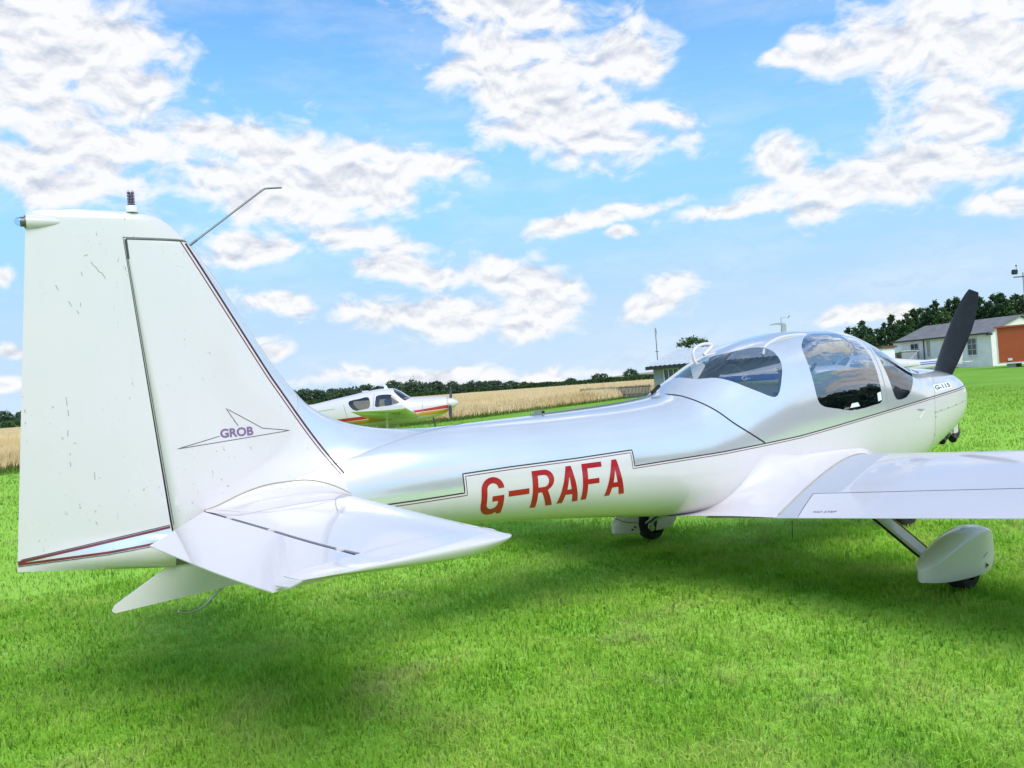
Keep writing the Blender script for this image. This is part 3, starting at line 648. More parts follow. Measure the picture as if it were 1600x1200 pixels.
# ---- horizontal tail
ZS = lambda y: 1.090-.035*(abs(y)-.1)+.022*max(0, (abs(y)-1.0)/1.0)**2
XLS = lambda y: float(herm([0, 1.64, 1.74, 1.84, 1.915, 1.965, 1.992, 2.0], [1.550, 1.562, 1.562, 1.515, 1.39, 1.16, .87, .62], abs(y)))
KT = lambda y: math.sqrt(max(.004, 1-(max(abs(y)-1.50, 0)/.51)**2))
HX = lambda y: .760+.145*(min(abs(y), 1.745)-.1)/1.635
def shalf(x, y):
    t = np.clip((XLS(min(abs(y), 1.7))-x)/1.12, 0, 1); k = np.sqrt(max(.004, 1-(max(abs(y)-1.50, 0)/.51)**2)); lx = XLS(y)
    bk = np.clip((abs(y)-.80)/.95, 0, 1); bk = bk*bk*(3-2*bk); t = t*(1-bk)+bk*np.clip((1.545-x)/.945, 0, 1)
    nose = np.sqrt(np.clip((lx-x)/.10, 0, 1)) if abs(y) > 1.7 else 1
    return foil(max(t, 1e-5), .098)*1.12*k*(nose if abs(y) > 1.7 else 1)
for s in (-1, 1):
    B = MB(); rows = []
    for y in np.concatenate([np.linspace(.04, 1.5, 16), np.linspace(1.53, 1.742, 10), [1.752], np.linspace(1.78, 1.95, 12), [1.965, 1.978, 1.988, 1.996]]):
        xr_ = HX(y)+.011 if y < 1.747 else .622; a = XLS(y); u = 1-np.cos(np.linspace(0, pi/2, 26)); X = [a-(a-xr_)*t for t in u]
        zc_ = ZS(y)-.042*KT(y); R_ = [(x, s*y, zc_+shalf(x, y)*.95) for x in X[::-1]]; Lw = [(x, s*y, zc_-shalf(x, y)*1.05) for x in X[1:]]
        rows.append(R_+Lw)
    B.grid(rows, closed=True, caps=True); st_ = B.build('tailplane', white, plane, auto=50)
    stT = bvh(st_)
    B = MB(); rows = []
    hin = [(.10, .752, .44, .33), (.30, .775, .445, .45)]
    for y in np.linspace(0, 1, 24):
        hy = .115+(1.738-.115)*y; hx = HX(hy)-.011; ty = .34+(1.80-.34)*y; tx = .44+(.575-.44)*(ty-.34)/1.62
        r = []
        for t in np.linspace(0, 1, 10):
            x = hx+(tx-hx)*t; yy = hy+(ty-hy)*t; zz = ZS(yy)-.042-t*(.060-.022*(yy-.34))*(hx-tx)/.31; h_ = (shalf(hx, hy)*.93)*(1-t)**1.0+.0022; r.append((x, s*yy, zz+h_))
        lo = [(p[0], p[1], p[2]-2*((shalf(hx, hy)*.93)*(1-t)+.0022)) for p, t in zip(r, np.linspace(0, 1, 10))]
        rows.append(r+lo[::-1])
    B.grid(rows, closed=True, caps=True)
    # the part of the elevator behind the fixed tip
    rows = []
    for y in np.linspace(0, 1, 8):
        hy = 1.755+(1.975-1.755)*y; ty = 1.80+(1.915-1.80)*y; hx = .612; tx = .576+.010*y; r = []
        for t in np.linspace(0, 1, 5):
            yy = hy+(ty-hy)*t; x = hx+(tx-hx)*t; zz = ZS(yy)-.042*KT(yy)-.018*t; r.append((x, s*yy, zz+shalf(.622, yy)*.95*(1-t)+.002))
        rows.append(r+[(p[0], p[1], p[2]-shalf(.622, abs(p[1]))*1.95*(1-t)-.004) for p, t in list(zip(r, np.linspace(0, 1, 5)))[::-1]])
    B.grid(rows, closed=True, caps=True)
    el_ = B.build('elevator', white, plane, auto=40)
    B = MB(); B.grid([[(HX(y)+.012, s*y, ZS(y)-.015), (HX(y)-.014, s*y, ZS(y)-.012), (HX(y)-.014, s*y, ZS(y)-.07), (HX(y)+.012, s*y, ZS(y)-.07)] for y in np.linspace(.11, 1.74, 20)], closed=True, caps=True)
    B.build('hinge_rod', rubber, st_)
    for y in (.45, .95, 1.6): B = MB(); B.box((HX(y), s*y, ZS(y)-.008), (.03, .018, .014), 0, bev=.002); B.build('hinge_bracket', white, st_)
    # root fairing
    B = MB(); rows = []
    for q in np.linspace(0, 1, 44):
        x = .762+(1.537-.762)*q; k = math.sin(min(q/.12, 1)*pi/2)*math.sin(min((1-q)/.30, 1)*pi/2)**.8
        yo = .13+.30*k; xo = x; zo = ZS(yo)-.042+shalf(min(x, 1.5435), yo)*.95
        z1 = zo+.004+.085*math.sin(min(q/.5, 1)*pi/2)**1.2*math.sin(min((1-q)/.35, 1)*pi/2)
        h1 = onside(tailT, x, z1, s, .0); y1 = abs(h1.y) if h1 is not None else .10
        rows.append([np.array(p) for p in bez((x, s*(y1-.002), z1+.002), (x, s*(y1+.012), zo+.004), (xo, s*max(yo, y1+.03), zo+.0008), 16)])
    B.grid(rows); fr = B.build('tailplane_fairing', tailwhite, plane, smooth=True)
    faT = bvh(fr, fin, fair, fus)
    B = MB(); B.tube([Vector(r_[0])+Vector((0, s*.001, .0)) for r_ in rows], .0038, 6); B.build('sealant_line', sealant, fr, auto=60)
    stf = bvh(st_, fr)
    B = MB(); ribbon(B, [(1.50, s*.22), (1.44, s*.28), (1.36, s*.40), (1.27, s*.62), (1.20, s*.82)], .004, lambda a, b: ontop(stf, a, b, .0012), .02); B.build('fairing_edge', seam, fr, fix=False)
# keel under the tail, tie-down hook
B = MB(); kp = [(.303, .640), (.312, .628), (.33, .626), (.62, .640), (.94, .655), (1.5, .70), (2.1, .765), (2.1, .86), (.62, .86), (.60, .823), (.56, .80), (.32, .665)]
B.prism(kp, -.008, .008, 1); B.build('ventral_fin', tailwhite, plane, auto=40)
B = MB(); B.tube(crom([(.86, 0, .66), (.80, 0, .62), (.76, 0, .585), (.71, 0, .560), (.65, 0, .557), (.615, 0, .572)], 6, False), .0075, 8); B.build('tie_down_hook', alu, plane, auto=50)
B = MB(); B.prism([(.52, .83), (.60, .93), (.70, .93), (.70, .81), (.58, .815)], -.018, .018, 1); B.build('tail_bumper', steel, fus)

# ---- wings
TEZ = lambda y: .600+.087*(abs(y)-.9)
WLE = lambda y: 5.86-.15*(abs(y)-.5)-(.0 if abs(y) < 4.75 else (abs(y)-4.75)**2*3.2)
def wpt(t, y, up):
    y = abs(y); a = WLE(y); c = a-4.20-(.0 if y < 4.75 else (y-4.75)**2*1.2); x = a-c*t
    k = 1 if y < 4.7 else np.sqrt(max(.01, 1-((y-4.7)/.33)**2))
    z = TEZ(y)+(1-t)*c*.113; h = foil(max(t, 0), .165)*c*k; cm = 4*.018*t*(1-t)*c
    return (x, z+cm+(h if up else -h*.85)+(.0018 if up else -.0018))
for s in (-1, 1):
    B = MB(); ys = np.concatenate([[.30, .5, .7, .85], np.linspace(.95, 1.6, 14), np.linspace(1.7, 4.7, 24), 4.7+.32*np.sin(np.linspace(.15, pi/2, 12))]); rows = []
    for y in ys:
        u = .5-.5*np.cos(np.linspace(0, pi, 60))
        rows.append([(wpt(t, y, True)[0], s*y, wpt(t, y, True)[1]) for t in u[::-1]]+[(wpt(t, y, False)[0], s*y, wpt(t, y, False)[1]) for t in u[1:]])
    B.grid(rows, closed=True, caps=True); S = Surf(B.V, B.F)
    cen = np.array([5.0, s*2.5, .8]); upv = S.N[:, 2]*np.where(np.arange(len(S.V)) % 119 < 60, 1, -1)
    if upv.sum() < 0: S.N *= -1; S.T = S.T[:, ::-1]
    FLAP = [(4.0, s*1.095), (4.205, s*1.10), (4.535, s*.985), (4.535, s*2.95), (4.0, s*2.95)]; AIL = [(4.0, s*2.97), (4.535, s*2.97), (4.50, s*4.72), (4.0, s*4.72)]
    WALK = [(4.1, s*.80), (4.22, s*.90), (5.9, s*.50), (5.9, s*.86), (5.5, s*.96), (5.2, s*1.05), (4.9, s*1.13), (4.545, s*1.20), (4.545, s*.99), (4.2, s*1.09), (4.1, s*1.1)]
    fl, r_ = S.cut(S.T, lambda V: sdpoly(V[:, 0], V[:, 1], FLAP)); ai, r_ = S.cut(r_, lambda V: sdpoly(V[:, 0], V[:, 1], AIL))
    wk, r_ = S.cut(r_, lambda V: np.where(V[:, 2] > TEZ(V[:, 1])+(V[:, 0]-4.2)*.113-.001, sdpoly(V[:, 0], V[:, 1], WALK), -1.))
    wing = S.obj('wing', [r_, wk], [white, walk], plane); S.obj('flap', [fl], [white], wing); S.obj('aileron', [ai], [white], wing)
    wT = BVHTree.FromPolygons([tuple(v) for v in B.V], B.F); hw = lambda a, b, off=.0012: ontop(wT, a, b, off)
    B = MB(); ribbon(B, [(4.205, s*1.10), (4.535, s*.985), (4.535, s*2.96), (4.50, s*4.72), (4.22, s*4.72)], .0045, hw); ribbon(B, [(4.21, s*2.96), (4.53, s*2.96)], .0045, hw)
    B.build('panel_joint', darkline, wing, fix=False)
    B = MB(); V, F = text2d('NO STEP'); y0, y1 = (-1.18, -1.36) if s < 0 else (1.36, 1.18)
    # the letters read from behind the wing
    decal(B, [(4.262+.022*v[1], (-1.175-.17*v[0]) if s < 0 else (1.345-.17*v[0])) for v in V], F, lambda a, b: ontop(wT, a, b, .002), maxe=.04); B.build('placard', greyp, wing, fix=False)
    B = MB(); P = wpt(1, 4.98, True); B.box((4.75, s*5.03, 1.09), (.16, .03, .035), 0, bev=.01); B.build('navigation_lamp', farglass, wing, auto=40)
    # root fillet: smooth skin from the fuselage side to the wing's upper surface
    B = MB(); rows = []; K = 44; edge = []
    for q in np.linspace(0, 1, K):
        t = 1-q; yw = .93-.34*q**1.2; xw, zw = wpt(max(t, .0), yw, True)
        if q > .97: xw, zw = wpt(.012, yw, True)
        P2 = np.array([xw, s*yw, zw+.0015]); xf = xw-.26*(1-q)**1.2+.12*q; g_ = min(q/.36, 1); g_ = g_*g_*(3-2*g_)
        th_ = radians(-80+82*g_); P0 = bpt(xf, th_, 1 if s < 0 else -1)
        if q > .30:
            zf = min(.955-.05*q, zw+.30); kq = math.sqrt(max(0, 1-max(q-.72, 0)**2/.0784)); zf = zw+(zf-zw)*kq; zf = zf*min((q-.30)/.2, 1)+P0[2]*(1-min((q-.30)/.2, 1))
            hh_ = onside(full, xf, zf, s, .0); P0 = np.array(hh_) if hh_ is not None else P0
        ky = .55*(1-g_); P1 = np.array([.62*xw+.38*xf, s*(abs(P0[1])*(1-ky)+yw*ky+.012), zw+.004])
        rows.append(bez(P0+np.array([0, s*.001, 0]), P1, P2, 26)); edge.append(P2)
    B.grid(rows)
    # underside closing skin
    a = rows[0]; B.grid([a, [np.array([p_[0]+.10, p_[1]*.96, p_[2]-.015]) for p_ in a], [np.array([p_[0]+.60, p_[1]*.86, min(p_[2]-.04, .55)]) for p_ in a]])
    fi = B.build('wing_fillet', white, wing, smooth=True)
    B = MB(); B.tube([e+np.array([0, 0, .001]) for e in edge[1:-1]], .0055, 6, cap=True); B.build('sealant_line', sealant, fi, auto=60)
# ---- undercarriage
def spat(s):
    yc = s*1.53; B = MB()
    #   x    half   zb    crease  top
    SEC = [(4.845, .020, .140, .215, .228), (4.865, .044, .136, .232, .252), (4.94, .076, .126, .262, .298), (5.05, .092, .116, .292, .346), (5.17, .104, .110, .325, .388), (5.29, .112, .106, .356, .412), (5.41, .114, .108, .378, .422), (5.50, .108, .118, .384, .418), (5.57, .096, .155, .372, .398), (5.62, .076, .195, .345, .362), (5.645, .045, .235, .315, .325), (5.652, .014, .262, .290, .295)]
    X = np.array([q[0] for q in SEC]); rows = []
    for x in np.concatenate([np.linspace(4.845, 5.5, 34), 5.5+.152*np.sin(np.linspace(.1, pi/2, 14))]):
        h, zb, cr, zt = [float(herm(X, [q[k] for q in SEC], x)) for k in (1, 2, 3, 4)]; sec = []; rb = min(.018, h*.4)
        half = [(h*.0, zb), (h-rb, zb), (h-rb*.3, zb+rb*.3), (h, zb+rb)]+[(h*(1-.03*u), zb+rb+(cr-zb-rb)*u) for u in (.25, .5, .75, .93)]
        half += [(h*.97*cos(a)**.95, cr+(zt-cr)*sin(a)**1.25) for a in np.linspace(.06, pi/2, 12)]
        sec = [(x, yc+s*a, b) for a, b in half]+[(x, yc-s*a, b) for a, b in half[1:-1][::-1]]
        rows.append(sec)
    B.grid(rows, closed=True, caps=True); o = B.build('wheel_fairing', white, plane, auto=38)
    oT = bvh(o)
    B = MB(); prof = [(-.064, .07), (-.066, .11), (-.058, .126), (-.04, .135), (0, .138), (.04, .135), (.058, .126), (.066, .11), (.064, .07)]
    rows = [[(5.33+r*cos(a), yc+y, .145+r*sin(a)) for (y, r) in prof] for a in np.linspace(0, 2*pi, 48)]
    B.grid(rows); B.build('tyre', tyrem, plane, smooth=True)
    B = MB(); ribbon(B, [(5.06, .118), (5.40, .118)] if False else [(5.40, .222), (5.46, .245)], .007, lambda a, b: onside(oT, a, b, s, .002), .01); B.build('fairing_mark', mat('blue_mark', (.12, .28, .5), .5) if 'blue_mark' not in MATS else MATS['blue_mark'], o, fix=False)
    B = MB(); hc = onside(oT, 5.43, .165, s, .0); 
    if hc: B.tube([hc, hc+Vector((0, s*.006, 0))], .018, 16, 0); B.tube([hc+Vector((0, s*.006, 0)), hc+Vector((0, s*.010, 0))], .008, 10, 1); B.build('axle_cap', [alu, rubber], o, auto=40)
    if s > 0:                                                                 # open side by the leg, with brake parts
        B = MB(); hi_ = onside(oT, 5.2, .25, -s, .0, 3)
    B = MB(); yi = yc-s*.118; B.prism([(5.10, .12), (5.085, .20), (5.10, .27), (5.16, .32), (5.25, .33), (5.30, .28), (5.31, .20), (5.28, .11)], yc-s*.117, yc-s*.06, 1); B.build('brake_well', rubber, o)
    B = MB(); B.box((5.22, yi-s*.014, .22), (.07, .014, .16), 0, R=Euler((0, .25, 0)).to_matrix(), bev=.005); B.tube([(5.21, yi-s*.02, .15), (5.21, yi-s*.035, .15)], .03, 14, 0); B.tube([(5.235, yi-s*.02, .27), (5.235, yi-s*.03, .27)], .014, 10, 1); B.build('brake_caliper', [alu, rubber], o, auto=40)
    for a, b in ((4.99, .165), (5.025, .185), (5.42, .30)): B = MB(); B.tube([(a, yi+s*.01, b), (a, yi-s*.001, b)], .009, 10); B.build('fairing_screw', rubber, o)
    # leaf spring leg
    B = MB(); P = [(5.30, s*.55, .60), (5.29, s*.80, .565), (5.27, s*.95, .49), (5.24, s*1.15, .365), (5.21, s*1.35, .24), (5.20, s*1.46, .175)]; rows = []
    for i, p in enumerate(P):
        wd = .078-.022*i/5; th = .013; d = Vector(P[min(i+1, 5)])-Vector(P[max(i-1, 0)]); n = Vector((0, -d.z, d.y)).normalized()*th
        q = Vector(p); rows.append([q+Vector((-wd, 0, 0)), q+n+Vector((-wd*.8, 0, 0)), q+n+Vector((wd*.8, 0, 0)), q+Vector((wd, 0, 0)), q-n+Vector((wd*.8, 0, 0)), q-n+Vector((-wd*.8, 0, 0))])
    B.grid(rows, closed=True, caps=True); lg = B.build('landing_leg', white, plane, auto=35)
    B = MB(); B.tube([Vector(p)+Vector((.082-.02*i/5, 0, .012)) for i, p in enumerate(P[1:])], .006, 6); B.build('leg_edge', orangeedge, lg, auto=60)
    B = MB(); B.tube(crom([Vector(p)+Vector((-.070+.02*i/5, 0, -.020)) for i, p in enumerate(P[1:])], 4, False), .008, 8); B.build('brake_hose', rubber, lg, auto=60)
for s in (-1, 1): spat(s)
B = MB(); prof = [(-.05, .09), (-.056, .14), (-.04, .158), (0, .163), (.04, .158), (.056, .14), (.05, .09)]
B.grid([[(7.17+r*cos(a), y, .155+r*sin(a)) for (y, r) in prof] for a in np.linspace(0, 2*pi, 40)]); B.build('nose_tyre', tyrem, plane, smooth=True)
B = MB(); B.tube([(7.0, 0, .80), (7.12, 0, .42), (7.17, 0, .33)], .028, 12); 
for s in (-1, 1): B.tube([(7.17, s*.07, .34), (7.17, s*.07, .155)], .014, 8); B.tube([(7.17, s*.08, .155), (7.17, s*.05, .155)], .022, 10)
B.tube([(7.17, -.075, .34), (7.17, .075, .34)], .018, 8); B.build('nose_leg', steel, plane, auto=40)
# cable hanging under the belly
B = MB(); B.tube(crom([(4.55, 1.35, .56), (4.62, 1.35, .40), (4.85, 1.40, .27), (5.05, 1.42, .22)][::1], 8, False), .003, 6); B.build('brake_cable', rubber, plane)
B = MB(); B.tube([(4.25, -1.02, .585), (4.24, -1.02, .47)], .0028, 6); B.build('static_wick', rubber, plane)
# exhausts and the vent above them
for dx in (0, .19):
    B = MB(); P = [Vector((7.50+dx*.7, -.27, .98)), Vector((7.50+dx*.8, -.28, .90)), Vector((7.455+dx, -.29, .845)), Vector((7.36+dx, -.305, .795))]
    B.tube(crom(P, 4, False), .036, 18, 0, cap=False); B.tube([P[-1]+Vector((-.001, 0, 0)), P[-1]+Vector((.07, 0, .035))], .030, 18, 1, cap=True); B.build('exhaust_pipe', [exh, rubber], plane, auto=60)
B = MB(); B.box((7.60, -.27, .90), (.12, .10, .14), 0, bev=.02); B.build('oil_vent', white, fus, auto=40)

# ---- propeller
hub = Vector((7.83, 0, 1.20)); prop = empty('propeller', hub); prop.parent = plane
B = MB(); B.grid([[(x-7.83, r*cos(a), r*sin(a)) for a in np.linspace(0, 2*pi, 32, endpoint=False)] for x, r in [(7.742, .17), (7.78, .172), (7.86, .165), (7.94, .14), (8.0, .10), (8.04, .055), (8.053, .012)]], closed=True, caps=True)
B.build('spinner', white, prop, auto=50)
ang = math.atan2(.985, -.487)                                                # (z, y) direction of the upper blade
for k in (0, 1):
    a = ang+k*pi; d = np.array([0, cos(a), sin(a)]); e = np.array([0, -sin(a), cos(a)]); B = MB(); rows = []
    for r, c, tw in [(.12, .16, 32), (.20, .27, 27), (.30, .292, 24), (.45, .297, 20), (.60, .290, 16), (.74, .275, 13), (.86, .248, 11), (.95, .212, 9), (1.02, .172, 8), (1.075, .130, 8), (1.09, .112, 8)]:
        tw = radians(tw); ch = e*math.cos(tw)*(-1)+np.array([1, 0, 0])*math.sin(tw); nn = np.cross(d, ch); th = .030*(1-r)+.006
        lead = .006+.05*max(0, r-.80); sec = []
        for q in np.linspace(0, 2*pi, 22, endpoint=False): sec.append(d*r+ch*(c*.92/2*cos(q)+lead)+nn*th*sin(q))
        rows.append(sec)
    B.grid(rows, closed=True, caps=True); B.build('blade', blackm, prop, auto=40)

# ---- cockpit
B = MB(); B.prism([(4.95, 1.02), (6.75, 1.10), (6.75, .62), (4.6, .62)], -.44, .44, 1); B.build('cockpit_floor', interior, plane)
B = MB(); B.prism([(6.36, 1.36), (6.50, 1.42), (6.68, 1.40), (6.80, 1.20), (6.40, 1.05)], -.40, .40, 1)
B.build('instrument_panel', interior, plane, auto=30)
for s in (-1, 1):
    st = empty('seat', (5.35, s*.24, .90)); st.parent = plane
    B = MB(); B.box((.25, 0, .12), (.50, .40, .12), 0, bev=.04); B.build('cushion', seatm, st, auto=40)
    B = MB(); B.box((-.01, 0, .30), (.10, .40, .40), 0, R=Euler((0, -.16, 0)).to_matrix(), bev=.045); B.build('backrest', seatm, st, auto=40)
    B = MB(); B.box((4.75, 0, 1.12), (.5, .70, .02), 0); B.build('baggage_shelf', interior, plane)

# ================================================================ the place around it
def at(px, depth, z=0.0):
    """point on the ground in a given picture direction and depth from the camera"""
    dx = px-800.0; xr = dx/math.cos(ROLL)
    return Vector((CAM.x, CAM.y, 0))+Rv*(xr*depth/F_PX)+Dv*depth+Zv*z
def ground_material():
    # mown grass seen between and beyond the blades
    m = bpy.data.materials.new('mown_grass_ground'); m.use_nodes = True; t = m.node_tree; b = t.nodes['Principled BSDF']; b.inputs['Roughness'].default_value = .95; b.inputs['Specular IOR Level'].default_value = .1
    c = t.nodes.new('ShaderNodeTexCoord')
    def noise(s, d, sc3=(1, 1, 1)):
        mp = t.nodes.new('ShaderNodeMapping'); mp.inputs['Scale'].default_value = sc3; t.links.new(c.outputs['Object'], mp.inputs[0])
        n = t.nodes.new('ShaderNodeTexNoise'); n.inputs['Scale'].default_value = s; n.inputs['Detail'].default_value = d; n.inputs['Roughness'].default_value = .65; t.links.new(mp.outputs[0], n.inputs['Vector']); return n.outputs[0]
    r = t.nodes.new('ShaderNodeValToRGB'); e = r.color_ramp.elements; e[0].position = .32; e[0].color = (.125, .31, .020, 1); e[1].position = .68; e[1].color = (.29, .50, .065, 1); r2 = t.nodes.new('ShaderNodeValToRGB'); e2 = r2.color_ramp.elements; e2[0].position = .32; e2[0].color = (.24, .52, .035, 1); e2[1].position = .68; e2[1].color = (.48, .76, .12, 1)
    a = t.nodes.new('ShaderNodeMath'); a.operation = 'ADD'; s1 = t.nodes.new('ShaderNodeMath'); s1.operation = 'MULTIPLY'; s1.inputs[1].default_value = .5; s2 = t.nodes.new('ShaderNodeMath'); s2.operation = 'MULTIPLY'; s2.inputs[1].default_value = .5
    t.links.new(noise(.35, 6), s1.inputs[0]); t.links.new(noise(9, 8), s2.inputs[0]); t.links.new(s1.outputs[0], a.inputs[0]); t.links.new(s2.outputs[0], a.inputs[1]); t.links.new(a.outputs[0], r.inputs[0])
    # ground by the aircraft coloured brighter to make up for shade among the blades
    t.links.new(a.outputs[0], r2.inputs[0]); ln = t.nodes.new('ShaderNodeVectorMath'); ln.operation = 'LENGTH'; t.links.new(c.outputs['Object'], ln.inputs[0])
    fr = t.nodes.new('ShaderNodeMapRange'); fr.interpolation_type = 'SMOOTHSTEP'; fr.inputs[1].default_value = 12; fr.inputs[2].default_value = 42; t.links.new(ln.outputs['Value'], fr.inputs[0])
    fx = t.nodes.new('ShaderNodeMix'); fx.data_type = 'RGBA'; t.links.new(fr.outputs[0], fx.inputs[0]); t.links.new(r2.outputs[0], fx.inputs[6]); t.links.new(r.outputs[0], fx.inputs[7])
    dr = t.nodes.new('ShaderNodeMapRange'); dr.inputs[1].default_value = .60; dr.inputs[2].default_value = .74; dr.inputs[4].default_value = .55; t.links.new(noise(.9, 5), dr.inputs[0])
    dm = t.nodes.new('ShaderNodeMix'); dm.data_type = 'RGBA'; dm.inputs[7].default_value = (.48, .44, .16, 1); t.links.new(dr.outputs[0], dm.inputs[0]); t.links.new(fx.outputs[2], dm.inputs[6]); t.links.new(dm.outputs[2], b.inputs['Base Color'])
    bp_ = t.nodes.new('ShaderNodeBump'); bp_.inputs['Strength'].default_value = .8; bp_.inputs['Distance'].default_value = .05; t.links.new(noise(14, 8), bp_.inputs['Height']); t.links.new(bp_.outputs[0], b.inputs['Normal'])
    return m
B = MB(); R0 = [0, 3, 8, 20, 50, 120, 300, 700, 1600, 3500]; na = 48
V = [(0, 0, 0)]; F = []
for r in R0[1:]: V += [(r*cos(2*pi*k/na), r*sin(2*pi*k/na), 0) for k in range(na)]
F += [[0, 1+k, 1+(k+1) % na] for k in range(na)]
for i in range(len(R0)-2): F += [[1+i*na+k, 1+(i+1)*na+k, 1+(i+1)*na+(k+1) % na, 1+i*na+(k+1) % na] for k in range(na)]
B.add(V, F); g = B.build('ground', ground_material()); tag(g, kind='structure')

def island_mat(name, c0, c1, c2, rough=.6, transl=.35, patch=.35, upn=0, straw=False, pscale=.9):
    """blades or leaves: one random tone per blade, drifting in patches over the field"""
    m = bpy.data.materials.new(name); m.use_nodes = True; t = m.node_tree; t.nodes.clear(); o = t.nodes.new('ShaderNodeOutputMaterial')
    g_ = t.nodes.new('ShaderNodeNewGeometry'); c = t.nodes.new('ShaderNodeTexCoord'); n = t.nodes.new('ShaderNodeTexNoise'); n.inputs['Scale'].default_value = pscale; n.inputs['Detail'].default_value = 5
    t.links.new(g_.outputs['Position'], n.inputs['Vector'])
    ad = t.nodes.new('ShaderNodeMath'); ad.operation = 'MULTIPLY_ADD'; ad.inputs[1].default_value = 1-patch; t.links.new(g_.outputs['Random Per Island'], ad.inputs[0])
    mr = t.nodes.new('ShaderNodeMapRange'); mr.inputs[1].default_value = .32; mr.inputs[2].default_value = .68; mr.inputs[3].default_value = 0; mr.inputs[4].default_value = patch; t.links.new(n.outputs[0], mr.inputs[0]); t.links.new(mr.outputs[0], ad.inputs[2])
    r = t.nodes.new('ShaderNodeValToRGB'); e = r.color_ramp.elements; e[0].color = (*c0, 1); e[1].color = (*c2, 1); e[0].position = .1; e[1].position = .92; k = e.new(.5); k.color = (*c1, 1)
    t.links.new(ad.outputs[0], r.inputs[0])
    d = t.nodes.new('ShaderNodeBsdfPrincipled'); d.inputs['Roughness'].default_value = rough; d.inputs['Specular IOR Level'].default_value = .25; tl = t.nodes.new('ShaderNodeBsdfTranslucent')
    mx = t.nodes.new('ShaderNodeMixShader'); mx.inputs[0].default_value = transl; t.links.new(r.outputs[0], d.inputs['Base Color']); t.links.new(r.outputs[0], tl.inputs[0])
    if upn:
        vm = t.nodes.new('ShaderNodeVectorMath'); vm.operation = 'MULTIPLY_ADD'; vm.inputs[1].default_value = (1-upn,)*3; vm.inputs[2].default_value = (0, 0, upn*1.5); t.links.new(g_.outputs['Normal'], vm.inputs[0])
        vn_ = t.nodes.new('ShaderNodeVectorMath'); vn_.operation = 'NORMALIZE'; t.links.new(vm.outputs[0], vn_.inputs[0]); t.links.new(vn_.outputs[0], d.inputs['Normal']); ng = t.nodes.new('ShaderNodeVectorMath'); ng.operation = 'SCALE'; ng.inputs['Scale'].default_value = -1; t.links.new(vn_.outputs[0], ng.inputs[0]); t.links.new(ng.outputs[0], tl.inputs['Normal'])
    col = r.outputs[0]
    if straw:
        mp = t.nodes.new('ShaderNodeTexNoise'); mp.inputs['Scale'].default_value = .9; mp.inputs['Detail'].default_value = 5; mp.inputs['Roughness'].default_value = .65; t.links.new(g_.outputs['Position'], mp.inputs['Vector'])
        m1 = t.nodes.new('ShaderNodeMapRange'); m1.inputs[1].default_value = .56; m1.inputs[2].default_value = .74; m1.inputs[4].default_value = .75; t.links.new(mp.outputs[0], m1.inputs[0])
        m2 = t.nodes.new('ShaderNodeMix'); m2.data_type = 'RGBA'; m2.inputs[7].default_value = (.66, .60, .26, 1); t.links.new(m1.outputs[0], m2.inputs[0]); t.links.new(col, m2.inputs[6]); col = m2.outputs[2]
        t.links.new(col, d.inputs['Base Color']); t.links.new(col, tl.inputs[0])
    t.links.new(d.outputs[0], mx.inputs[1]); t.links.new(tl.outputs[0], mx.inputs[2]); t.links.new(mx.outputs[0], o.inputs[0]); MATS[name] = m; return m
def big_mesh(name, V, loops, starts, totals, m, parent=None):
    me = bpy.data.meshes.new(name); me.vertices.add(len(V)); me.vertices.foreach_set('co', np.ascontiguousarray(V, dtype=np.float32).ravel())
    me.loops.add(len(loops)); me.loops.foreach_set('vertex_index', np.ascontiguousarray(loops, dtype=np.int32)); me.polygons.add(len(starts)); me.polygons.foreach_set('loop_start', np.ascontiguousarray(starts, dtype=np.int32))
    me.update(calc_edges=True); me.materials.append(m); o = bpy.data.objects.new(name, me); COL.objects.link(o)
    if parent: o.parent = parent
    return o
def blades(name, P, H, Wd, lean, m, parent=None, bend=.5):
    """P (n,3) roots; one curved tapering blade each: 5 vertices, one quad and one triangle"""
    n = len(P); a = RNG.uniform(0, 2*pi, n); la = RNG.uniform(0, 2*pi, n); ln = RNG.normal(0, 1, n)*lean*H+ .25*lean*H
    w = np.stack([np.cos(a), np.sin(a), np.zeros(n)], 1)*(Wd/2)[:, None]; l = np.stack([np.cos(la), np.sin(la), np.zeros(n)], 1)*ln[:, None]; up = np.array([0, 0, 1.])
    mid = P+l*bend*.45+up*(H*.58)[:, None]; top = P+l+up*(H*np.sqrt(np.clip(1-(ln/H/1.6)**2, .25, 1)))[:, None]
    V = np.stack([P-w, P+w, mid+w*.8, mid-w*.8, top], 1).reshape(-1, 3); b = np.arange(n)[:, None]*5
    Lp = np.hstack([b+0, b+1, b+2, b+3, b+3, b+2, b+4]).ravel(); st = (np.arange(n)[:, None]*7+np.array([0, 4])).ravel(); return big_mesh(name, V, Lp, st, None, m, parent)
C2 = np.array([CAM.x, CAM.y]); A0 = math.atan2(Dv.y, Dv.x)
def wedge(n, r0, r1, p, half=.66):
    """points in the field of view, denser near the camera"""
    u = RNG.uniform(0, 1, n); r = (r0**p+u*(r1**p-r0**p))**(1/p); a = A0+RNG.uniform(-half, half, n)
    return np.stack([C2[0]+r*np.cos(a), C2[1]+r*np.sin(a)], 1), r
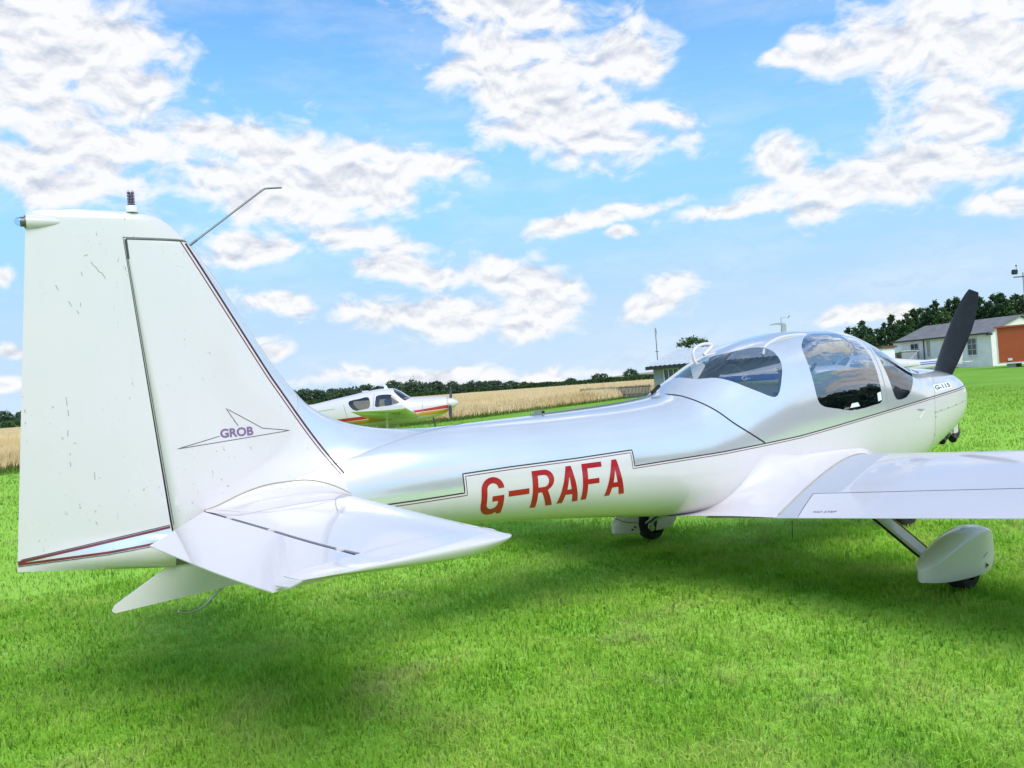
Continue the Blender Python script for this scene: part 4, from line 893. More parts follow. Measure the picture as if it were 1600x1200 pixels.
def vnoise(P, s, seed=0):
    rs = np.random.default_rng(seed); T = rs.uniform(0, 1, (64, 64)); q = P*s; i = np.floor(q).astype(int); f = q-i; f = f*f*(3-2*f); g = lambda a, b: T[a % 64, b % 64]
    return (g(i[:, 0], i[:, 1])*(1-f[:, 0])+g(i[:, 0]+1, i[:, 1])*f[:, 0])*(1-f[:, 1])+(g(i[:, 0], i[:, 1]+1)*(1-f[:, 0])+g(i[:, 0]+1, i[:, 1]+1)*f[:, 0])*f[:, 1]
grassm = island_mat('grass_blades', (.22, .56, .03), (.46, .84, .07), (.74, .92, .20), transl=.5, patch=.6, upn=.8, straw=True, pscale=1.6)
P1, r1 = wedge(360000, 2.0, 9, .75, .98); P2_, r2 = wedge(210000, 9, 42, .35, .92)
P = np.vstack([P1, P2_]); r = np.concatenate([r1, r2]); th_ = vnoise(P, .9, 1)*.5+vnoise(P, 3.1, 2)*.3+vnoise(P, 11, 3)*.2
keep = RNG.uniform(0, 1, len(P)) < .52+1.0*(th_-.3); P = P[keep]; r = r[keep]; th_ = th_[keep]
Lx = P[:, 1]-(28.0+.38*P[:, 0]); P = P[Lx < 0]; r = r[Lx < 0]; th_ = th_[Lx < 0]
tuf = (vnoise(P, 5.5, 8) > .80)&(vnoise(P, 17, 9) > .45)
H = (.020+.036*th_+.028*tuf+RNG.exponential(.007, len(P)))*(1+.012*r); Wd = (.0028+.00075*r)*RNG.uniform(.7, 1.3, len(P))
gr = blades('grass', np.column_stack([P, np.full(len(P), -.004)]), H, Wd, .75, grassm); tag(gr, 'short bright green mown grass of the airfield', 'grass', kind='stuff')

# ---- barley field beyond the mown grass
cropm = island_mat('dry_stalks', (.54, .37, .15), (.74, .55, .27), (.86, .72, .44), rough=.7, transl=.35, patch=.5, upn=.25, pscale=.12)
roughm = island_mat('rough_verge_blades', (.05, .12, .015), (.12, .22, .03), (.33, .33, .10), transl=.4, patch=.5, pscale=.3)
def bnd(x): return 28.4+.25*x+.0034*x*np.abs(x)
def cropregion(n, far):
    px = RNG.uniform(-30, 1060, n); a = A0-np.arctan((px-800)/F_PX); out = []
    d = np.stack([np.cos(a), np.sin(a)], 1); t = np.full(n, 30.0)
    for _ in range(12): q = C2+d*t[:, None]; t = t+(bnd(q[:, 0])-q[:, 1])/np.maximum(d[:, 1], .2)*.9
    off = RNG.exponential(far, n); return C2+d*(t+off)[:, None], t+off, off
Pa, ra, oa = cropregion(70000, 6.0); Pb, rb, ob_ = cropregion(60000, 60.0)
P = np.vstack([Pa, Pb]); r = np.concatenate([ra, rb]); o_ = np.concatenate([oa, ob_]); k = r < 290; P, r, o_ = P[k], r[k], o_[k]
H = (.72+.22*vnoise(P, .25, 5)+RNG.normal(0, .09, len(P)))*np.clip(.55+o_*.35, 0, 1); Wd = (.010+.00045*r)*RNG.uniform(.7, 1.3, len(P))
crop = blades('barley_field', np.column_stack([P, np.zeros(len(P))]), H, Wd, .28, cropm); tag(crop, 'tall dry golden barley standing beyond the mown grass', 'crop', kind='stuff')
# the closed mass of the standing crop below its ears
xs_ = np.linspace(-60, 95, 60); V = []; F = []
dist = [1.2, 2.2, 6, 15, 40, 100, 240]
cm = mat('crop_mass', (.66, .49, .24), .95, vary=(.35, .16, 8), spec=.05)
for x in xs_:
    for i, d in enumerate(dist): V.append((x*(1+d/60), bnd(x)+d, .12 if i == 0 else .66))
n = len(dist)
for i in range(len(xs_)-1):
    for k in range(n-1): F.append([i*n+k, (i+1)*n+k, (i+1)*n+k+1, i*n+k+1])
o = mk('barley_field', V, F, cm, None, True); tag(o, 'dense golden crop stretching back to the far wood', 'crop', kind='stuff')
px = RNG.uniform(-30, 1060, 26000); a = A0-np.arctan((px-800)/F_PX); d = np.stack([np.cos(a), np.sin(a)], 1); t = np.full(len(px), 30.)
for _ in range(12): q = C2+d*t[:, None]; t = t+(bnd(q[:, 0])-q[:, 1])/np.maximum(d[:, 1], .2)*.9
off = RNG.normal(-.1, .9, len(px)); P = C2+d*(t+off)[:, None]
vg = blades('rough_grass', np.column_stack([P, np.zeros(len(P))]), np.clip(.16+.14*off+RNG.normal(.05, .06, len(P)), .05, .5), np.full(len(P), .03), .5, roughm); tag(vg, 'rough green grass along the edge of the golden crop', 'grass', kind='stuff')

# ---- far hillside and fields
hm_ = mat('hill_fields', (.34, .30, .17), .95, vary=(.004, .35, 4), spec=.05)
V = []; F = []; NX, NY = 50, 10
for i in range(NX):
    px_ = 760+i*(1750-760)/(NX-1)
    for j in range(NY):
        dd = 430+j*75; u = (px_-760)/990; hgt = (math.sin(min(u*2.2, 1)*pi/2)*6.5+1.0*math.sin(px_*.02))*math.sin(min(j/6, 1)*pi/2)-.3
        p = at(px_, dd); V.append((p.x, p.y, hgt))
for i in range(NX-1):
    for j in range(NY-1): F.append([i*NY+j, (i+1)*NY+j, (i+1)*NY+j+1, i*NY+j+1])
o = mk('hill', V, F, hm_); tag(o, kind='structure')

# ---- trees
barkm = mat('bark', (.09, .075, .06), .9, bump=(12, .6))
leafs = [island_mat('dark_leaves', (.022, .055, .022), (.050, .105, .036), (.10, .17, .06), transl=.25, patch=.3, pscale=.25),
         island_mat('mid_leaves', (.035, .075, .025), (.075, .135, .045), (.15, .22, .08), transl=.25, patch=.3, pscale=.25)]
hazeleaf = island_mat('haze_paled_leaves', (.040, .075, .045), (.075, .125, .070), (.13, .19, .10), transl=.25, patch=.4, pscale=.08)  # paler, bluer leaf tones stand in for distance haze
def tree_proto(h, r, kind, seed, lm, nl, ls, base=.25):
    rs = np.random.default_rng(seed); root = empty('tree')
    B = MB(); B.tube([(0, 0, -.1), (.03*h*.1, 0, h*.25), (.02*h, .01*h, h*.55), (0, 0, h*.9)], [.035*h*.6, .028*h*.6, .018*h*.6, .004*h], 8)
    for k in range(7):
        a = k*2.4+seed; z0 = h*(.28+.07*k); L_ = r*(.8-.06*k); B.tube([(0, 0, z0), (cos(a)*L_*.5, sin(a)*L_*.5, z0+.10*h), (cos(a)*L_, sin(a)*L_, z0+.16*h)], [.012*h, .008*h, .003*h], 6)
    B.build('trunk', barkm, root, auto=60)
    K = 90; cl = []
    for k in range(K):
        if kind == 'round':
            v = rs.normal(0, 1, 3); v /= np.linalg.norm(v); q = rs.uniform(.35, 1)**.5; c = np.array([v[0]*r*q, v[1]*r*q, h*(base+1)/2+v[2]*h*(1-base)/2*q*.92]); s = r*rs.uniform(.10, .26)
        elif kind == 'tall':
            u = rs.uniform(0, 1)**.85; rr = r*(1-u)**.55*rs.uniform(.3, 1); a = rs.uniform(0, 2*pi); c = np.array([rr*cos(a), rr*sin(a), h*(base+(1-base)*u*.95)]); s = r*rs.uniform(.12, .28)*(1.1-.6*u)
        else:
            u = rs.uniform(0, 1); rr = r*np.sqrt(max(0, 1-(2*u-.9)**2*.8))*rs.uniform(.3, 1.05); a = rs.uniform(0, 2*pi); c = np.array([rr*cos(a), rr*sin(a), h*(base+(1-base)*u*.93)]); s = r*rs.uniform(.10, .24)
        cl.append((c, s))
    per = nl//K; V = []
    for c, s in cl:
        v = rs.normal(0, 1, (per, 3)); v /= np.linalg.norm(v, axis=1)[:, None]; q = np.abs(rs.normal(0, 1, per))*.75+.1; pos = c+v*(s*q)[:, None]*np.array([1, 1, .8])
        n = rs.normal(0, 1, (per, 3))+v*1.2; n /= np.linalg.norm(n, axis=1)[:, None]; t1 = np.cross(n, rs.normal(0, 1, (per, 3))); t1 /= np.linalg.norm(t1, axis=1)[:, None]; t2 = np.cross(n, t1)
        sz = (ls*rs.uniform(.55, 1.35, per))[:, None]; V.append(np.stack([pos+t1*sz, pos+t2*sz*.6, pos-t1*sz, pos-t2*sz*.6], 1).reshape(-1, 3))
    V = np.vstack(V); nq = len(V)//4; big_mesh('crown', V, np.arange(nq*4), np.arange(nq)*4, None, lm, root); return root
def dup(root, loc, rz, sc_=(1, 1, 1)):
    r_ = root.copy(); COL.objects.link(r_); r_.location = loc; r_.rotation_euler = (0, 0, rz); r_.scale = sc_
    for ch in list(root.children):
        c = ch.copy(); COL.objects.link(c); c.parent = r_
        for q in ch.children: d_ = q.copy(); COL.objects.link(d_); d_.parent = c
    return r_
USED = set()
def ordw(n):
    a = ['', 'first', 'second', 'third', 'fourth', 'fifth', 'sixth', 'seventh', 'eighth', 'ninth', 'tenth', 'eleventh', 'twelfth', 'thirteenth', 'fourteenth', 'fifteenth', 'sixteenth', 'seventeenth', 'eighteenth', 'nineteenth']
    if n < 20: return a[n]
    return {20: 'twentieth', 30: 'thirtieth', 40: 'fortieth'}.get(n) or {2: 'twenty', 3: 'thirty', 4: 'forty'}[n//10]+'-'+a[n % 10]
def plant(proto, loc, rz, sc_, label, group=None, cat='tree'):
    if proto.name not in USED: USED.add(proto.name); o = proto; o.location = loc; o.rotation_euler = (0, 0, rz); o.scale = sc_
    else: o = dup(proto, loc, rz, sc_)
    tag(o, label, cat, group); return o
woods = [tree_proto(8, 4.6, 'round', 1, hazeleaf, 2600, .42, .10), tree_proto(8, 4.2, 'bush', 2, hazeleaf, 2600, .42, .05), tree_proto(8, 5.0, 'round', 3, hazeleaf, 2600, .42, .05), tree_proto(8, 3.6, 'bush', 4, hazeleaf, 2600, .42, .05)]
tops = [(-60, 20), (40, 19), (250, 19), (450, 20), (540, 19), (600, 21), (655, 22), (690, 15), (740, 13), (800, 10), (835, 5), (850, 3)]
k = 0
for px_ in list(np.arange(-55, 60, 12.5))+list(np.arange(440, 848, 11.5)):
    d_ = 285+RNG.uniform(-12, 25); tp = np.interp(px_, [q[0] for q in tops], [q[1] for q in tops])*RNG.uniform(.74, 1.14); h_ = 1.6+tp*d_/F_PX; s_ = h_/8
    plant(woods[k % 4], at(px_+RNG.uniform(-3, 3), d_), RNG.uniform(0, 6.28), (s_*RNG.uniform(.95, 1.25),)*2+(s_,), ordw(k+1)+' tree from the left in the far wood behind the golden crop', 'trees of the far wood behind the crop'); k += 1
oak = tree_proto(7, 4.0, 'round', 9, leafs[0], 2600, .30, .12)
for px_, top_, wd, lab in [(892, 596-585.5, 20, 'small round hedgerow tree, leftmost of three on the far hillside'), (938, 594-580, 30, 'wide low hedgerow tree, middle of three on the far hillside'), (986, 590-572, 24, 'large round dark tree, rightmost of three on the far hillside')]:
    d_ = 380; h_ = 1.0+top_*d_/F_PX; plant(oak, at(px_, d_, -.3), px_, (wd*d_/F_PX/8.0,)*2+(h_/7,), lab)
# hedges
def hedge(pa, da, pb, db, h, w, label, m, n=2600, ls=.4):
    a, b = at(pa, da), at(pb, db); u = RNG.uniform(0, 1, n); ax = b-a; L_ = ax.length; dr = ax.normalized(); nr = Vector((-dr.y, dr.x, 0)); c = np.array(a)[None, :]+u[:, None]*np.array(ax)[None, :]
    th = RNG.uniform(0, pi, n); hh = h*(.8+.35*np.interp(u*L_*.15 % 8, range(9), [.2, .8, .4, .9, .3, .6, .9, .1, .2])); c = c+np.array(nr)[None, :]*(np.cos(th)*w/2)[:, None]; c[:, 2] = np.sin(th)*hh
    v = RNG.normal(0, 1, (n, 3)); v /= np.linalg.norm(v, axis=1)[:, None]; t1 = np.cross(v, RNG.normal(0, 1, (n, 3))); t1 /= np.linalg.norm(t1, axis=1)[:, None]; t2 = np.cross(v, t1); s = (ls*RNG.uniform(.6, 1.3, n))[:, None]
    V = np.stack([c+t1*s, c+t2*s*.7, c-t1*s, c-t2*s*.7], 1).reshape(-1, 3); root = empty('hedge', a); tag(root, label, 'hedge'); V = V-np.array(a)
    f = big_mesh('foliage', V, np.arange(n*4), np.arange(n)*4, None, m, root)
    return root
hedge(700, 292, 1030, 250, 1.9, 2.0, 'long dark field hedge running behind the golden crop to the grey hut', leafs[0], 6500)
hedge(440, 275, 720, 280, 2.2, 3.0, 'low dark hedge along the foot of the far wood', leafs[0], 6500, .45)
hedge(-60, 262, 60, 262, 2.4, 3.0, 'bushy hedge under the wood left of the tail fin', leafs[1], 2500, .45)
hedge(835, 520, 1010, 500, 2.2, 3.0, 'thin hedge line along the crest of the far hillside', leafs[0], 1500, .6)
tall = [tree_proto(10, 2.5, 'tall', 21, leafs[0], 6500, .17, .08), tree_proto(10, 2.8, 'tall', 22, leafs[1], 6500, .17, .06), tree_proto(10, 2.9, 'tall', 23, leafs[0], 6500, .17, .04)]
k = 0; tp_ = [(1330, 56), (1350, 60), (1372, 52), (1400, 68), (1440, 78), (1500, 86), (1540, 84), (1580, 88), (1640, 90)]
POS = ['behind the canopy', 'above the white hut', 'beside the black propeller blade', 'over the white building roof', 'at the right edge of the row']
for px_ in list(np.arange(1328, 1640, 11.5)):
    d_ = 132+RNG.uniform(-5, 8); tp = np.interp(px_, [q[0] for q in tp_], [q[1] for q in tp_])*RNG.uniform(.9, 1.08); h_ = 1.6+tp*d_/F_PX; s_ = h_/10
    plant(tall[k % 3], at(px_, d_), RNG.uniform(0, 6.28), (s_*RNG.uniform(.85, 1.15),)*2+(s_,), ordw(k+1)+' dark tree from the left in the tall row behind the white building', 'trees in the row behind the white building'); k += 1
lone = tree_proto(7, 2.9, 'bush', 31, leafs[1], 4500, .14, .25); plant(lone, at(1086, 110), 1.0, (1, 1, (1.6+57*110/F_PX)/7), 'single bushy tree rising behind the grey roofed hut')
# trees on the other side of the field, behind the photographer (mirrored in the cockpit glass)
for i in range(16):
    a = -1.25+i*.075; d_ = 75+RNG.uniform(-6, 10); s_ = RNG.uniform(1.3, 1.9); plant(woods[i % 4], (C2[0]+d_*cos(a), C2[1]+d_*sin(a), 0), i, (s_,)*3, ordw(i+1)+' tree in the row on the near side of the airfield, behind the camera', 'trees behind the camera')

# ---- buildings
def frame_obj(name, label, cat, a, b, group=None):
    """Empty at a, x axis along a wall from a to b"""
    d = b-a; o = empty(name, (a.x, a.y, 0), math.atan2(d.y, d.x)); tag(o, label, cat, group); return o, d.length
wallm = mat('whitewashed_render', (.86, .77, .86), .9, vary=(1.2, .08, 6), bump=(18, .3))
creamm = mat('cream_paint', (.84, .77, .74), .85, vary=(2, .06, 5))
roofm = mat('weathered_sheet_roof', (.20, .185, .18), .85, vary=(1.5, .22, 8)); 
darkm = mat('dark_gutter', (.03, .03, .035), .6); framem = mat('window_frame_paint', (.55, .57, .60), .5); panem = mat('window_pane', (.03, .04, .07), .08, spec=.8)
brownm = mat('brown_fascia', (.16, .07, .05), .8); greyw = mat('grey_boarding', (.30, .31, .34), .85, vary=(3, .12, 5)); paleroof = mat('pale_corrugated_roof', (.52, .54, .55), .5, vary=(2, .06, 4)); orangem = mat('orange_panel', (.52, .095, .030), .55, vary=(1.3, .06, 4))
rustm = mat('rust_brown', (.14, .08, .06), .8)
def window(parent, x, z, w, h, y=0, nx=2, ny=3, blue=False):
    B = MB(); f = .07
    for (cx, cz, sx_, sz_) in [(x, z+h/2, w, f), (x, z-h/2, w, f), (x-w/2, z, f, h+f), (x+w/2, z, f, h+f)]+[(x-w/2+w*i/nx, z, .045, h-f) for i in range(1, nx)]+[(x, z-h/2+h*i/ny, w-f, .045) for i in range(1, ny)]: B.box((cx, y-.04-(.012 if sx_ > sz_ else 0), cz), (sx_, .07, sz_))
    wf = B.build('window', framem, parent); B = MB(); B.box((x, y-.012, z), (w-.05, .02, h-.05)); B.build('pane', panem, wf); B = MB(); B.box((x, y-.09, z-h/2-.06), (w+.2, .14, .06)); B.build('sill', wallm, wf)
a, b = at(1408, 98), at(1549, 86)
bl, Lw = frame_obj('long_building', 'long white single storey building with grey pitched roof and two windows', 'building', a, b)
EZ, RZ, DP = 3.55, 5.0, 8.0
B = MB(); B.prism([(0, 0), (DP, 0), (DP, EZ), (DP/2, RZ-.12), (0, EZ)], 0, Lw, 0); B.build('wall', wallm, bl)
B = MB()
for sgn in (0, 1):
    y0, y1 = (-.45, DP/2) if sgn == 0 else (DP+.45, DP/2)
    B.add([(-.35, y0, EZ-.15), (Lw+.35, y0, EZ-.15), (Lw+.35, y1, RZ), (-.35, y1, RZ), (-.35, y0, EZ-.05), (Lw+.35, y0, EZ-.05), (Lw+.35, y1, RZ+.10), (-.35, y1, RZ+.10)], [[0, 1, 2, 3], [4, 5, 6, 7], [0, 1, 5, 4], [1, 2, 6, 5], [2, 3, 7, 6], [3, 0, 4, 7]])
B.build('roof', roofm, bl)
B = MB(); B.tube([(-.3, -.50, EZ-.16), (Lw+.3, -.50, EZ-.16)], .07, 8); B.build('gutter', darkm, bl)
B = MB(); B.box((Lw+.2, -.35, EZ-.25), (.35, .5, .22)); B.build('eave_box', darkm, bl)
B = MB(); B.tube([(3.6, -.07, EZ-.2), (3.6, -.07, .2)], .06, 8); B.build('downpipe', rustm, bl)
B = MB(); B.add([(3.9, -.004, EZ-.3), (4.5, -.004, EZ-.3), (4.4, -.004, 1.4), (4.0, -.004, 1.5)], [[0, 1, 2, 3]]); B.build('stain', mat('damp_stain', (.42, .40, .36), .9, vary=(5, .3, 6)), bl)
window(bl, 2.2, 2.15, 1.15, 1.75, 0, 2, 3); window(bl, 10.2, 2.15, 1.15, 1.75, 0, 2, 3)
B = MB(); B.box((8.0, -.12, 1.7), (.35, .24, 3.2)); B.build('pier', wallm, bl)
B = MB(); B.prism([(-.02, -.02), (DP, -.02), (DP, EZ), (DP/2, RZ-.1), (-.02, EZ)], Lw+.003, Lw+.06, 0); B.build('sunlit_gable_skin', creamm, bl)  # thin skin over the gable end, its sunlit warmth put into the colour
a2, b2 = at(1397, 108), at(1425, 106); an, La = frame_obj('annex', 'low white flat roofed annex at the left end of the long building', 'building', a2, b2)
B = MB(); B.box((La/2, 3, 1.75), (La, 6, 3.5)); B.build('wall', wallm, an); B = MB(); B.box((La/2, 3, 3.6), (La+.5, 6.5, .22)); B.build('roof', brownm, an)
a3, b3 = at(1383, 95), at(1409, 93); sh_, Ls = frame_obj('shed', 'small grey boarded lean-to shed beside the white annex', 'shed', a3, b3)
B = MB(); B.prism([(0, 0), (0, 1.75), (Ls, 2.2), (Ls, 0)], 0, 2.5, 1); B.build('wall', greyw, sh_); B = MB(); B.add([(-.15, -.2, 1.76), (Ls+.1, -.2, 2.22), (Ls+.1, 2.7, 2.22), (-.15, 2.7, 1.76), (-.15, -.2, 1.84), (Ls+.1, -.2, 2.30), (Ls+.1, 2.7, 2.30), (-.15, 2.7, 1.84)], [[0, 1, 2, 3], [4, 5, 6, 7], [0, 1, 5, 4], [1, 2, 6, 5], [2, 3, 7, 6], [3, 0, 4, 7]]); B.build('roof', paleroof, sh_)
B = MB(); B.box((Ls-.35, -.03, 1.0), (.5, .05, 1.9)); B.build('door', rustm, sh_)
a4, b4 = at(1340, 90), at(1378, 88); hu, Lh = frame_obj('small_hut', 'small white flat roofed hut with brown roof edge, behind the windscreen', 'hut', a4, b4)
B = MB(); B.box((Lh/2, 1.5, 1.35), (Lh, 3, 2.7)); B.build('wall', wallm, hu); B = MB(); B.box((Lh/2, 1.5, 2.82), (Lh+.4, 3.4, .22)); B.build('roof', brownm, hu)
# orange cabin on wheels at the right edge
a5, b5 = at(1557, 74), at(1680, 70); oc, Lo = frame_obj('site_cabin', 'orange windowless mobile cabin with white frame raised on blocks at right edge', 'cabin', a5, b5)
B = MB(); B.box((Lo/2, 1.3, 2.0), (Lo-.24, 2.5, 3.06)); B.build('panel', orangem, oc)
B = MB(); B.box((.06, 1.3, 2.0), (.12, 2.6, 3.3)); B.build('frame_post', creamm, oc)
B = MB(); B.box((Lo/2, 1.3, .40), (Lo, 2.62, .12)); B.build('frame_sill', creamm, oc)
B = MB(); B.box((Lo/2, 1.25, 3.60), (Lo+.2, 2.8, .14)); B.build('roof', rustm if False else orangem, oc)
for x in (1.0, 2.6, 5): B = MB(); B.box((x, 1.3, .17), (.7, 2.2, .34)); B.build('support_block', greyw if x < 2 else darkm, oc)
B = MB(); B.box((1.0, -.02, .72), (.34, .03, .22)); B.build('wall_notice', whitep, oc)
# grey hut behind the canopy
a6, b6 = at(1021, 51), at(1250, 45); gh, Lg = frame_obj('grey_hut', 'grey boarded hut with pale corrugated roof, half hidden behind the canopy', 'hut', a6, b6)
B = MB(); B.prism([(0, 0), (7, 0), (7, 2.25), (3.5, 3.15), (0, 2.25)], 0, Lg, 0); B.build('wall', greyw, gh)
B = MB()
for sgn in (0, 1):
    y0, y1 = (-.4, 3.5) if sgn == 0 else (7.4, 3.5); n = 90; R1 = []
    for i in range(n+1):
        x = -.3+(Lg+.6)*i/n; w_ = .025*math.sin(i*pi/1.5); R1.append([(x, y0, 2.20+w_), (x, y1, 3.20+w_)])
    B.grid(R1)
    B.grid([[(p[0][0], p[0][1], p[0][2]-.05), (p[1][0], p[1][1], p[1][2]-.05)] for p in R1])
B.build('roof', paleroof, gh, fix=False)
B = MB(); B.box((Lg/2, -.38, 2.08), (Lg+.6, .05, .20)); B.build('fascia', darkm, gh)
window(gh, 1.25, 1.5, 1.0, .95, 0, 3, 1); window(gh, 3.2, 1.5, 1.0, .95, 0, 3, 1)
# fence in the crop
fa, fb = at(905, 71), at(1016, 64); fe, Lf_ = frame_obj('paling_fence', 'weathered grey paling fence standing in the golden crop', 'fence', fa, fb)
fm_ = mat('weathered_paling', (.16, .16, .18), .9, vary=(6, .3, 4)); B = MB(); n = int(Lf_/.16)
for i in range(n): B.box((i*.16+.05, 0, .49+RNG.uniform(-.03, .03)), (.09, .02, .96))
B.build('paling', fm_, fe); B = MB(); B.box((Lf_/2, .03, .85), (Lf_, .04, .08)); B.build('rail', fm_, fe); B = MB(); B.box((Lf_/2, .03, .3), (Lf_, .04, .08)); B.build('rail', fm_, fe)
# mast by the hut, floodlight pole
m1 = empty('aerial_mast', at(1029, 53)); tag(m1, 'thin grey aerial mast standing behind the corner of the grey hut', 'mast')
B = MB(); B.tube([(0, 0, 0), (0, 0, 4.2)], [.035, .025], 8); B.build('pole', steel, m1); B = MB(); B.tube([(0, 0, 4.15), (0, 0, 4.62)], .045, 8); B.tube([(.07, 0, 4.22), (.07, 0, 4.55)], .02, 6); B.tube([(0, 0, 4.25), (.07, 0, 4.25)], .012, 6); B.build('antenna', alu, m1)
B = MB(); B.tube([(-.11, .02, 3.12), (.11, -.02, 3.12)], .025, 6); B.build('crossbar', steel, m1)
m2 = empty('floodlight_pole', at(1607, 70)); tag(m2, 'pole with a black floodlight and crossarm at the right edge', 'lamp post')
B = MB(); B.tube([(0, 0, 0), (0, 0, 7.9)], [.09, .06], 10); B.build('pole', mat('galvanised', (.45, .46, .47), .4, .7), m2)
B = MB(); B.box((-.35, .15, 7.55), (1.0, .08, .08), R=Euler((0, 0, -.5)).to_matrix()); B.build('crossarm', darkm, m2)
B = MB(); B.box((-.66, .34, 7.98), (.42, .25, .40), R=Euler((.2, 0, -.5)).to_matrix(), bev=.03); B.build('floodlight', darkm, m2)
B = MB(); B.tube([(-.50, .26, 8.1), (-.50, .26, 8.42)], .015, 6); B.box((-.50, .26, 8.50), (.09, .09, .16), bev=.02); B.build('photocell', darkm, m2)

# ---- other parked aircraft
def parked(name, label, loc, rz, bands, letters=None, band_cols=None, cap=None):
    root = empty(name, (loc.x, loc.y, 0), rz); tag(root, label, 'aircraft')
    T = np.array([(-7.0, 1.32, 1.14, .03), (-6.2, 1.37, 1.05, .10), (-5.4, 1.43, .97, .20), (-4.75, 1.50, .88, .30), (-4.0, 1.62, .78, .42), (-3.45, 1.71, .72, .50), (-2.9, 1.80, .68, .54), (-2.4, 1.85, .66, .56), (-2.1, 1.84, .66, .56), (-1.85, 1.74, .67, .56), (-1.6, 1.56, .69, .55), (-1.48, 1.50, .70, .54), (-1.2, 1.485, .73, .52), (-.7, 1.47, .82, .49), (-.42, 1.45, .92, .45), (-.36, 1.42, .97, .42), (-.33, 1.38, 1.0, .38)])
    xs2 = np.concatenate([np.arange(-7, -.5, .06), np.linspace(-.5, -.33, 8)]); B = MB(); rows = []
    for x in xs2:
        zt, zb, w = [float(herm(T[:, 0], T[:, k], x)) for k in (1, 2, 3)]; zc = zb+(zt-zb)*.42; n = 2.6; r = []
        for a in np.linspace(0, 2*pi, 40, endpoint=False):
            c, q = cos(a), sin(a); r.append((x, w*np.sign(c)*abs(c)**(2/n), zc+((zt-zc) if q > 0 else (zc-zb))*np.sign(q)*abs(q)**(2/n)))
        rows.append(r)
    B.grid(rows, closed=True, caps=True); S = Surf(B.V, B.F)
    if (S.N[:, 2]*(S.V[:, 2]-1.2)).sum() < 0: S.N *= -1; S.T = S.T[:, ::-1]
    T_ = S.T; wins = []
    for poly in ([(-2.56, 1.27), (-1.86, 1.36), (-1.92, 1.50), (-2.10, 1.64), (-2.52, 1.64), (-2.58, 1.5)], [(-3.45, 1.50), (-3.25, 1.22), (-2.80, 1.26), (-2.80, 1.60), (-3.1, 1.58)], [(-2.08, 1.95), (-2.0, 1.72), (-1.70, 1.40), (-1.42, 1.52), (-1.45, 1.95)]):
        w_, T_ = S.cut(T_, lambda V: sdpoly(V[:, 0], V[:, 2], crom(poly, 4) if poly[0][0] != -2.08 else poly)); wins.append(w_)
    gs = [T_]; ms = [white]
    for poly, m in bands:
        i_, rest_ = S.cut(gs[0], lambda V: sdpoly(V[:, 0], V[:, 2], poly)); gs[0] = rest_; gs.append(i_); ms.append(m)
    fu = S.obj('fuselage', gs, ms, root)
    for w_, nm in zip(wins, ('door_window', 'rear_window', 'windscreen')):
        c = S.V[w_].mean(1)
        if nm == 'windscreen': S.obj(nm, [w_], [farglass], fu)
        else:
            for sg_ in (-1, 1):
                t_ = w_[(c[:, 1]*sg_) > 0]
                if len(t_): S.obj(nm, [t_], [farglass], fu)
    fT = bvh(fu)
    B = MB(); B.box((-2.4, 0, 1.0), (1.9, .86, .25)); B.box((-2.25, .22, 1.25), (.15, .4, .55), bev=.04); B.box((-2.25, -.22, 1.25), (.15, .4, .55), bev=.04); B.build('cabin_interior', seatm, fu)
    for s in (-1, 1):
        B = MB(); rows = []
        for y in [.40, .6, 1.5, 3.0, 4.35, 4.55, 4.68, 4.74]:
            c = 1.6-.03*y; k = 1 if y < 4.4 else math.sqrt(max(.03, 1-((y-4.4)/.36)**2)); z0 = .88+.080*y; r = []
            for t in .5-.5*np.cos(np.linspace(0, pi, 18)): r.append((-1.25-c*t, s*y, z0+foil(t, .15)*c*k+.002))
            for t in (.5-.5*np.cos(np.linspace(0, pi, 18)))[::-1]: r.append((-1.25-c*t, s*y, z0-foil(t, .15)*c*k*.7-.002))
            rows.append(r)
        B.grid(rows, closed=True, caps=True); wg = B.build('wing', white, root, auto=45)
        B = MB(); B.box((-1.6, s*4.5, 1.28), (.16, .04, .02)); B.build('tie_ring', darkm, wg)
        B = MB(); B.grid([[(-7.05+x_*.62+.1*abs(y_), s*y_, 1.22+q) for x_, q in ((0, .004), (.5, .03), (1, .0), (.5, -.03))] for y_ in (.02, .8, 1.45, 1.52)], closed=True, caps=True); B.build('tailplane', white, root, auto=45)
        B = MB(); prof = [(-.07, .1), (-.07, .16), (0, .19), (.07, .16), (.07, .1)]; B.grid([[(-2.15+r_*cos(a), s*1.5+y, .19+r_*sin(a)) for y, r_ in prof] for a in np.linspace(0, 2*pi, 24)]); B.build('tyre', tyrem, root, smooth=True)
        B = MB(); B.tube([(-2.15, s*1.5, .19), (-2.15, s*1.5, .95)], .035, 8); B.build('landing_leg', white, root)
    B = MB(); B.prism([(-7.25, 1.12), (-7.42, 2.25), (-6.95, 2.28), (-6.55, 1.75), (-6.25, 1.45), (-5.6, 1.40), (-6.3, 1.2)], -.03, .03, 1); fn = B.build('tail_fin', white, root)
    if cap:
        B = MB(); B.prism([(-7.41, 2.0), (-7.425, 2.255), (-6.96, 2.285), (-6.74, 2.0)], -.033, .033, 1); B.build('fin_band', cap, fn)
    B = MB(); B.tube([(-.33, 0, 1.22), (-.30, 0, 1.22), (-.18, 0, 1.22), (-.06, 0, 1.22), (0, 0, 1.22)], [.17, .175, .15, .08, .012], 20); B.build('spinner', white, root, auto=50)
